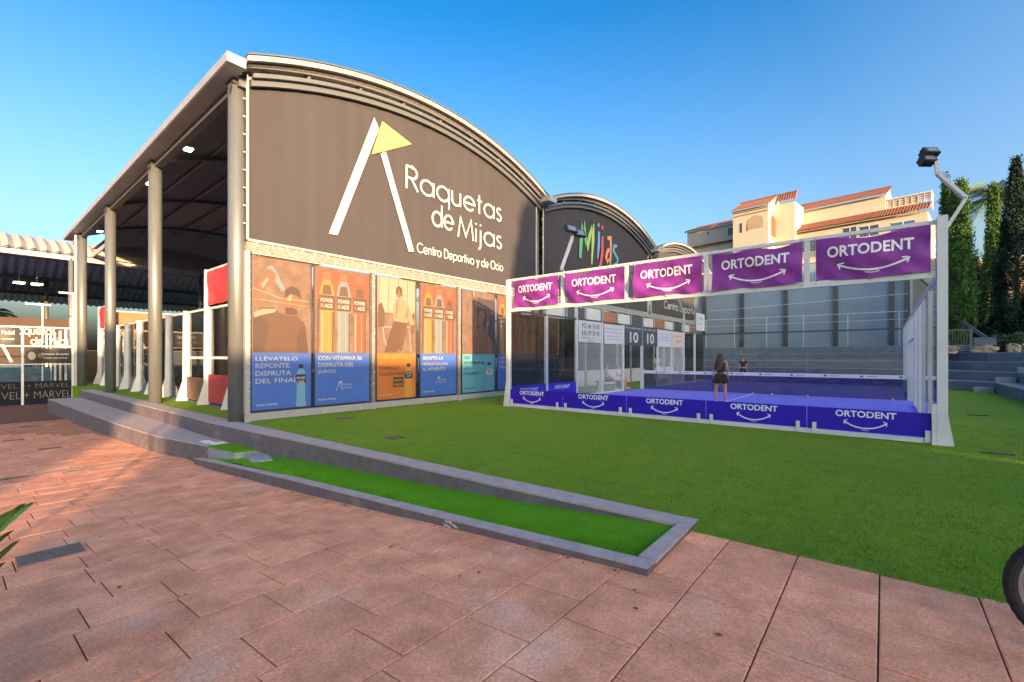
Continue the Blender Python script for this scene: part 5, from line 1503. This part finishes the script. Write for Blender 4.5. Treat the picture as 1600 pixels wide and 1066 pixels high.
# brown banner far left
fb_ = empty('far_banner', (-33.5,-1,.2), 'brown banner with thin white lettering seen through the left glass court', 'banner')
mb = MB(); mb.grid(lambda u, v: (-33.5+.02*math.sin(u*20), -4.4+5.6*u, 1.0+3.2*v), 20, 6); part('banner_cloth', mb, mat('far_fabric',(.055,.032,.022),.8,noise=(1,.1)), fb_, smooth=True)
mb = MB(); stroke_text(mb, 'Raquetas', -1.9, 3.1, .52, .07, 2.1, -33.45); stroke_text(mb, 'de Mijas', -1.0, 2.4, .5, .07, 1.9, -33.45); part('lettering', mb, M['ink_white'], fb_)
mb = MB(); P(mb, [(-2.9,3.8),(-2.2,3.5),(-2.9,3.0)], -33.45); part('logo_flag', mb, M['ink_yellow'], fb_)
mb = MB(); mb.strip([(-3.4,1.2),(-2.8,3.7)], .14, (-33.45,0,0), *YZ); mb.strip([(-2.6,3.1),(-1.9,1.2)], .14, (-33.45,0,0), *YZ); part('logo_leg', mb, M['ink_white'], fb_)
# low buildings and trees beyond the canopy
palm(-52,-6,-1,5.8,2.2,16,'small dark palm far behind the left court, left one',8,'leaf')
palm(-52,-2,-1,5.6,2.2,16,'small dark palm far behind the left court, right one',9,'leaf')
bb = empty('low_wall', (-49,5,-1), 'low ochre wall far behind the left court', 'wall')
mb = MB(); mb.box(-49.3,-30,-1,-49,34,2.2); part('wall_body', mb, M['ochre_paint'], bb)

# ------------------------------------------------------------------ things behind the camera that shade the plaza (apartment row and trees)
AX = -Vector((LDIR.x, LDIR.y)).normalized(); QX = Vector((-AX.y, AX.x))
if QX.y < 0: QX = -QX
def AP(s, q, z): p = AX*s+QX*q; return (p.x, p.y, z)
def ablock(name, s0, s1, q0, q1, h, label, grp='apartment row across the street'):
    e = empty(name, AP((s0+s1)/2,(q0+q1)/2,-.9), label, 'building', grp)
    mb = MB(); b = 0
    mb.v = [AP(s,q,z) for z in (-1.2,h) for s, q in ((s0,q0),(s1,q0),(s1,q1),(s0,q1))]
    mb.f = [(0,1,2,3),(7,6,5,4),(0,4,5,1),(1,5,6,2),(2,6,7,3),(3,7,4,0)]
    part('wall', mb, M['stucco'], e)
    z = 1.0
    while z < h-2:
        q = q0+1.2
        while q < q1-2:
            m2 = MB(); m2.v = [AP(s0-.04,q,z),AP(s0-.04,q+1.3,z),AP(s0-.04,q+1.3,z+1.4),AP(s0-.04,q,z+1.4)]; m2.f = [(0,1,2,3)]
            part('window', m2, M['window_dark'], e); q += 3.4
        z += 3.0
    return e
DD = 45.0; TE = math.tan(R(SUN_EL))
ablock('apartment_block', DD, DD+9, -30, -3.32, 4.4+DD*TE, 'white apartment block behind the camera, left of the gap')
ablock('garden_building', DD, DD+9, -1.66, 10.2, 1.62+DD*TE, 'low white building behind the camera')
ablock('apartment_block', DD, DD+9, 10.9, 23.6, 15.6, 'tall apartment block behind the camera')
ablock('garden_building', DD, DD+9, 23.6, 30.6, 12.5, 'two storey building behind the camera between taller ones')
ablock('apartment_block', DD, DD+9, 30.6, 64, 13.5, 'long apartment block behind the camera on the right')
# tree at the edge of the tall block (dappled edge of the shadow)
tq = 10.6
e = empty('street_tree', AP(DD-2,tq,-1), 'street tree behind the camera beside the tall block', 'tree')
p0 = Vector(AP(DD-2,tq,-1)); mb = MB(); mb.tube([p0, p0+Vector((0,0,7))], [.25,.15], 8); part('trunk', mb, M['bark'], e)
n = 9000; d = RNG.normal(0,1,(n,3)); d /= np.linalg.norm(d,axis=1)[:,None]; d *= (RNG.random(n)**.4)[:,None]
leaf_cloud('crown', d*np.array([1.2,1.2,5.0])+np.array([p0.x,p0.y,9.0]), .22, M['leaf'], e)
# signpost casting the slim shadow in the sun strip
sp = empty('street_sign', AP(17,-1.95,-.3), 'slim street sign behind the camera', 'sign')
a = Vector(AP(17,-1.95,-.3)); mb = MB(); mb.tube([a, a+Vector((0,0,3.2))], .05, 8); part('pole', mb, M['steel'], sp)
mb = MB(); mb.bar(a+Vector((0,0,2.1)), a+Vector((0,0,2.75)), .05, .45, (AX.x,AX.y,0)); part('plate', mb, M['board'], sp)

# ------------------------------------------------------------------ people
def skin_mesh(name, joints, edges, mat_, parent, sub=2):
    me = bpy.data.meshes.new(name+'_base')
    me.from_pydata([j[0] for j in joints], edges, [])
    ob = bpy.data.objects.new(name+'_base', me); COL.objects.link(ob)
    sk = ob.modifiers.new('s', 'SKIN'); sk.use_smooth_shade = True
    sv = me.skin_vertices[0].data
    for i, j in enumerate(joints):
        r = j[1]; sv[i].radius = (r, r) if not isinstance(r, tuple) else r
        sv[i].use_root = (i == 0)
    su = ob.modifiers.new('u', 'SUBSURF'); su.levels = sub; su.render_levels = sub
    bpy.context.view_layer.update()
    dg = bpy.context.evaluated_depsgraph_get()
    m2 = bpy.data.meshes.new_from_object(ob.evaluated_get(dg))
    bpy.data.objects.remove(ob)
    m2.materials.clear(); m2.materials.append(mat_); m2.shade_smooth()
    o = bpy.data.objects.new(name, m2); COL.objects.link(o); o.parent = parent
    WL[o.name] = WL[parent.name]
    return o

def person(loc, heading, ht, label, hair_m, top_m, short_m, skin_m, pose='stand', long_hair=False, skirt=False, group=None, racket=False, sleeve=True):
    e = empty('person', loc, label, 'person', group)
    e.rotation_euler = (0,0,heading)
    k = ht/1.7
    def s(p): return tuple(c*k for c in p)
    sit = pose == 'sit'
    hz_ = .50 if sit else .92
    dz = hz_-.92
    J = [((0,0,.94+dz),(.135,.10)), ((0,0,1.10+dz),(.115,.085)), ((0,.0,1.28+dz),(.14,.095)), ((0,0,1.40+dz),(.10,.07)), ((0,.005,1.47+dz),.052), ((0,.02,1.56+dz),(.072,.085)), ((0,.02,1.65+dz),(.066,.075))]
    Ed = [(0,1),(1,2),(2,3),(3,4),(4,5),(5,6)]
    for sd in (-1,1):
        b = len(J)
        ar = [((.17*sd,0,1.39+dz),.050), ((.215*sd,-.01,1.14+dz),.038), ((.225*sd,.06,.92+dz),.027), ((.22*sd,.085,.84+dz),.026)]
        if sit: ar = [((.17*sd,0,1.39+dz),.050), ((.22*sd,.06,1.16+dz),.038), ((.14*sd,.26,1.06+dz),.028), ((.11*sd,.32,1.06+dz),.026)]
        J += ar; Ed += [(3,b),(b,b+1),(b+1,b+2),(b+2,b+3)]
        b = len(J)
        st_ = .03*sd
        if sit: lg = [((.10*sd,.02,.52),.085), ((.13*sd,.42,.50),.058), ((.13*sd,.44,.10),.038), ((.13*sd,.56,.04),.034)]
        else: lg = [((.095*sd,0,.86),.092), ((.11*sd+st_,.01,.50),.062), ((.12*sd+st_,-.02,.30),.056), ((.12*sd+st_,-.02,.08),.034), ((.125*sd+st_,.10,.035),.032)]
        J += lg; Ed += [(0,b)]+[(b+i,b+i+1) for i in range(len(lg)-1)]
    J = [(s(p), tuple(c*k for c in r) if isinstance(r, tuple) else r*k) for p, r in J]
    skin_mesh('body', J, Ed, skin_m, e)
    # hands: palm with five fingers
    for sd in (-1,1):
        if sit: w = Vector((.11*sd,.32,1.06+dz)); d = Vector((0,1,-.1))
        else: w = Vector((.22*sd,.085,.84+dz)); d = Vector((0,.25,-1)).normalized()
        side = Vector((0,1,.25)).normalized() if not sit else Vector((-sd,0,0))
        JJ = [(s(w), .022*k), (s(w+d*.07), .026*k)]; EE = [(0,1)]
        for f in range(4):
            o_ = side*(.012*(f-1.5)*1.5); b = len(JJ)
            JJ += [(s(w+d*.10+o_), .009*k), (s(w+d*(.14+.01*(1-abs(f-1.5)))+o_-Vector((.01*sd,0,0))), .008*k)]; EE += [(1,b),(b,b+1)]
        b = len(JJ); JJ += [(s(w+d*.05+side*.035), .010*k), (s(w+d*.085+side*.05), .008*k)]; EE += [(0,b),(b,b+1)]
        skin_mesh('hand', JJ, EE, skin_m, e, 1)
    # clothing
    T = [((0,0,.97+dz),(.150,.112)), ((0,0,1.10+dz),(.128,.098)), ((0,0,1.28+dz),(.155,.108)), ((0,0,1.39+dz),(.12,.085)), ((.10,0,1.41+dz),.06), ((-.10,0,1.41+dz),.06)]
    E2 = [(0,1),(1,2),(2,3),(3,4),(3,5)]
    if sleeve:
        T += [((.18,0,1.37+dz),.062), ((.205,-.005,1.22+dz),.055), ((-.18,0,1.37+dz),.062), ((-.205,-.005,1.22+dz),.055)]; E2 += [(4,6),(6,7),(5,8),(8,9)]
    skin_mesh('shirt', [(s(p), tuple(c*k for c in r) if isinstance(r, tuple) else r*k) for p, r in T], E2, top_m, e)
    if not sit:
        if skirt:
            mb = MB(); n = 28
            def sk(u, v):
                a = 2*math.pi*u; r1 = .145+.075*v+.012*math.sin(a*7)*v
                return (r1*1.12*math.cos(a)*k, r1*.86*math.sin(a)*k, (1.00-.30*v)*k)
            mb.grid(sk, n, 6)
            o = new_mesh_obj('skirt', mb.v, mb.f, short_m, (0,0,0), True); o.parent = e
        T = [((0,0,.95),(.15,.115)), ((.10,0,.86),.108), ((.125,.01,.62),.088), ((-.10,0,.86),.108), ((-.125,.01,.62),.088)]
        skin_mesh('shorts', [(s(p), tuple(c*k for c in r) if isinstance(r, tuple) else r*k) for p, r in T], [(0,1),(1,2),(0,3),(3,4)], short_m, e)
    else:
        T = [((0,0,.50),(.15,.12)), ((.10,.05,.52),.10), ((.13,.36,.50),.08), ((-.10,.05,.52),.10), ((-.13,.36,.50),.08)]
        skin_mesh('shorts', [(s(p), tuple(c*k for c in r) if isinstance(r, tuple) else r*k) for p, r in T], [(0,1),(1,2),(0,3),(3,4)], short_m, e)
    # face
    if True:
        mb = MB()
        fz = 1.60+dz
        mb.grid(lambda u, v: ((.011*math.cos(2*math.pi*u)*math.sin(math.pi*v))*k, (.100+.018*math.sin(2*math.pi*u)*math.sin(math.pi*v))*k, (fz-.02+.02*math.cos(math.pi*v))*k), 8, 6)
        o = new_mesh_obj('nose', mb.v, mb.f, skin_m, (0,0,0), True); o.parent = e
        for sd in (-1,1):
            mb = MB(); mb.grid(lambda u, v: ((.028*sd+.010*math.cos(2*math.pi*u)*math.sin(math.pi*v))*k, (.090+.008*math.sin(2*math.pi*u)*math.sin(math.pi*v))*k, (fz+.006*math.cos(math.pi*v))*k), 8, 6)
            o = new_mesh_obj('eye', mb.v, mb.f, M['hair_black'], (0,0,0), True); o.parent = e
            mb = MB(); mb.grid(lambda u, v: ((.078*sd+.010*math.cos(2*math.pi*u)*math.sin(math.pi*v))*k, (.015+.016*math.sin(2*math.pi*u)*math.sin(math.pi*v))*k, (fz-.01+.028*math.cos(math.pi*v))*k), 8, 6)
            o = new_mesh_obj('ear', mb.v, mb.f, skin_m, (0,0,0), True); o.parent = e
        mb = MB(); mb.grid(lambda u, v: ((.022*math.cos(2*math.pi*u)*math.sin(math.pi*v))*k, (.094+.006*math.sin(2*math.pi*u)*math.sin(math.pi*v))*k, (fz-.065+.006*math.cos(math.pi*v))*k), 8, 6)
        o = new_mesh_obj('mouth', mb.v, mb.f, M['cloth_pink'], (0,0,0), True); o.parent = e
    # hair
    if long_hair:
        T = [((0,-.01,1.68+dz),(.085,.09)), ((0,-.045,1.58+dz),(.098,.085)), ((0,-.085,1.46+dz),(.115,.06)), ((-.01,-.115,1.32+dz),(.135,.05)), ((-.05,-.12,1.18+dz),(.085,.04)), ((-.07,-.11,1.08+dz),(.03,.02)),
             ((-.12,-.07,1.40+dz),(.05,.05)), ((-.165,-.05,1.24+dz),(.05,.045)), ((-.18,-.03,1.10+dz),(.03,.03)), ((.11,-.08,1.36+dz),(.045,.04)), ((.13,-.08,1.22+dz),(.03,.03))]
        E3 = [(0,1),(1,2),(2,3),(3,4),(4,5),(2,6),(6,7),(7,8),(2,9),(9,10)]
    else:
        T = [((0,.01,1.69+dz),(.078,.085)), ((0,-.03,1.61+dz),(.082,.07)), ((0,-.045,1.54+dz),(.06,.05))]; E3 = [(0,1),(1,2)]
    skin_mesh('hair', [(s(p), tuple(c*k for c in r)) for p, r in T], E3, hair_m, e)
    # shoes
    for sd in (-1,1):
        fx, fy = ((.13*sd,.48) if sit else (.125*sd+.03*sd,.02))
        T = [((fx,fy-.07,.045),.042), ((fx,fy+.03,.045),.045), ((fx,fy+.13,.035),.034)]
        skin_mesh('shoe', [(s(p), r*k) for p, r in T], [(0,1),(1,2)], M['cloth_white'], e, 1)
    if racket:
        mb = MB(); hx, hy, hz2 = -.235, .12, .78
        mb.bar(s((hx,hy-.02,hz2+.04)), s((hx-.02,hy+.06,hz2-.12)), .03*k)
        n = 16; cx, cy, cz_ = hx-.03, hy+.11, hz2-.26
        ring = [(cx+.0, cy+.125*math.sin(2*math.pi*i/n), cz_+.14*math.cos(2*math.pi*i/n)) for i in range(n)]
        b = len(mb.v)
        for off in (-.018,.018):
            for p in ring: mb.v.append(s((p[0]+off,p[1],p[2])))
        mb.f.append(tuple(b+i for i in range(n))); mb.f.append(tuple(b+n+i for i in range(n))[::-1])
        for i in range(n): mb.f.append((b+i,b+n+i,b+n+(i+1)%n,b+(i+1)%n))
        rk = new_mesh_obj('padel_racket', mb.v, mb.f, M['cloth_blue'], (0,0,0))
        rk.matrix_world = Matrix.Translation(loc) @ Matrix.Rotation(heading, 4, 'Z')
        tag(rk, 'blue padel racket held low by the girl with long hair', 'racket')
    return e

person((7.45,11.99,.018), R(12), 1.66, 'girl seen from behind with long wavy brown hair and black skirt on the court', M['hair'], M['cloth_black'], M['cloth_black'], M['skin'], long_hair=True, skirt=True, racket=True, sleeve=False)
person((5.2,25.4,.018), R(195), 1.56, 'boy in black shirt and dark shorts beyond the net', M['hair_black'], M['cloth_black'], M['cloth_black'], M['skin_dark'])
person((1.55,15.2,0), R(-60), 1.6, 'seated person in a dusty pink top behind the side fence', M['hair_black'], M['cloth_pink'], M['cloth_black'], M['skin_dark'], pose='sit')
person((1.55,16.4,0), R(-80), 1.55, 'seated person in white behind the side fence, nearer the door', M['hair'], M['cloth_white'], M['cloth_white'], M['skin'], pose='sit')
bn = empty('bench', (1.45,15.8,0), 'low bench between the halls and the court with two people on it', 'bench')
mb = MB(); mb.box(1.2,14.7,.36,1.62,16.9,.40); part('seat', mb, M['wood'], bn)
for y in (14.85,16.75):
    mb = MB(); mb.box(1.25,y-.03,0,1.57,y+.03,.358); part('leg', mb, M['steel'], bn)

# a few dry leaves blown onto the paving and the lawn
mb = MB(); rl_ = random.Random(5)
for k in range(70):
    if k < 34: x, y = rl_.uniform(3,13), rl_.uniform(-3.8,-1.15); z = zg(x)+.006
    elif k < 54: x, y = rl_.uniform(1,14), rl_.uniform(.3,6); z = .022
    else: x, y = rl_.uniform(5,10.3), -1.13-rl_.random()*.05; z = zg(x)+.006
    a = rl_.uniform(0,6.28); l = rl_.uniform(.012,.026); w = l*.45; c_, s_ = math.cos(a), math.sin(a)
    mb.poly([(x+c_*l,y+s_*l,z+.004),(x-s_*w,y+c_*w,z+.008),(x-c_*l,y-s_*l,z+.002),(x+s_*w,y-c_*w,z+.001)])
lf = new_mesh_obj('fallen_leaves', mb.v, mb.f, mat('dry_leaf', (.14,.075,.03), .8), (0,0,0)); lf['kind'] = 'stuff'

# ------------------------------------------------------------------ bicycle at the right edge
bk = empty('bicycle', (12.6,-.85,0), 'black tyred bicycle wheel leaning into the right edge of the photo', 'bicycle')
wd = Vector((math.cos(R(-2)), math.sin(R(-2)), 0))       # direction of the bicycle in plan
cw = Vector((12.52,-.62,.335))
def wheel(c, tag_):
    up = Vector((0,0,1)); ax = wd.cross(up)
    def ring(rad, r, name, m, par, n=64, tread=False):
        mb = MB()
        def f(u, v):
            a = 2*math.pi*u; b = 2*math.pi*v
            rr = r*(1+(.10 if tread and (round(u*n) % 2) and .2 < v < .8 else 0))
            d = wd*math.cos(a)+up*math.sin(a)
            return c+d*(rad-rr*math.cos(b))+ax*rr*math.sin(b)
        mb.grid(f, n, 10); return part(name, mb, m, par, smooth=not tread)
    w = ring(.305,.029,'wheel',M['rubber'],bk,96,True)
    ring(.272,.014,'rim',M['rim'],w)
    mb = MB(); mb.tube([c-ax*.04, c+ax*.04], .025, 10); part('hub', mb, M['rim'], w)
    mb = MB()
    for k in range(28):
        a = 2*math.pi*k/28; d = wd*math.cos(a)+up*math.sin(a); s_ = 1 if k % 2 else -1
        mb.tube([c+ax*.03*s_+d*.02, c+d*.262], .0012, 3, False)
    part('spokes', mb, M['rim'], w)
wheel(cw, 'front'); cr = cw+wd*1.05; wheel(cr, 'rear')
U = Vector((0,0,1))
mb = MB()
hd_ = cw+wd*.14+U*.52; bb2 = cw+wd*.62-U*.05; sd_ = cw+wd*.78+U*.50
for a, b, r in ((hd_,bb2,.018),(hd_,sd_,.016),(sd_,bb2,.016),(bb2,cr,.010),(sd_,cr,.009)): mb.tube([a,b], r, 8)
part('frame', mb, M['dark_steel'], bk)
mb = MB()
ax = wd.cross(U)
for s_ in (-1,1): mb.tube([cw+ax*.05*s_, cw+wd*.09+ax*.05*s_+U*.36], .011, 8)
mb.tube([cw+wd*.09-ax*.06+U*.36, cw+wd*.09+ax*.06+U*.36], .014, 8); mb.tube([cw+wd*.09+U*.36, hd_+U*.12-wd*.01], .014, 8)
part('fork', mb, M['dark_steel'], bk)
mb = MB(); mb.tube([hd_+U*.13-ax*.3, hd_+U*.15, hd_+U*.13+ax*.3], .012, 8); part('handlebar', mb, M['dark_steel'], bk)
mb = MB(); mb.tube([sd_, sd_+U*.12], .013, 8); mb.prism([(sd_.x-.14,sd_.y-.03),(sd_.x+.12,sd_.y-.08),(sd_.x+.12,sd_.y+.08),(sd_.x-.14,sd_.y+.03)], sd_.z+.12, sd_.z+.17); part('saddle', mb, M['rubber'], bk)

# ------------------------------------------------------------------ potted plant at the left edge
def campt(px_, py_, d):
    fx = (px_-800)/710; q = Vector((CAM.x,CAM.y))+(fwd+rgt*fx)*d
    return Vector((q.x, q.y, 1.555+(557.5-py_)*d/710))
base = campt(-150, 900, 1.9); base.z = -.2
pl = empty('potted_agave', (base.x, base.y, zg(base.x)), 'spiky green plant reaching in from the left edge of the photo', 'plant')
mb = MB(); mb.tube([(base.x,base.y,zg(base.x)),(base.x,base.y,zg(base.x)+.5)], [.16,.22], 16); part('pot', mb, M['tile_roof'], pl)
root = Vector((base.x, base.y, zg(base.x)+.5))
M['agave'] = mat('agave', (.07,.17,.03), .4, noise=(5,.3))
tips = [(campt(34,788,1.75),.032,0.04), (campt(16,830,1.8),.030,.03), (campt(24,846,1.7),.026,-.01), (campt(2,880,1.7),.012,-.03)]
for a in range(9):
    t = 2*math.pi*a/9; tips.append((root+Vector((math.cos(t)*.45, math.sin(t)*.45, .45)), .05, .1))
for k, (tp_, w, bow) in enumerate(tips):
    if k > 3 and (tp_-CAM).xy.dot(rgt) > (base-CAM).xy.dot(rgt)+.12: continue
    mb = MB(); n = 10; d = tp_-root; side = d.cross(U).normalized(); q = len(mb.v)
    if side.length < .1: side = Vector((1,0,0))
    vert = side.cross(d).normalized()
    for i in range(n+1):
        t = i/n; p = root+d*t+U*(bow*math.sin(math.pi*t)); ww = w*math.sin(math.pi*min(1,.22+.78*t))**.7 if i < n else 0
        mb.v += [tuple(p-vert*ww+side*.006), tuple(p-side*.014), tuple(p+vert*ww+side*.006)]
    for i in range(n):
        a_ = q+3*i; mb.f += [(a_,a_+1,a_+4,a_+3),(a_+1,a_+2,a_+5,a_+4)]
    part('leaf', mb, M['agave'], pl, smooth=True)
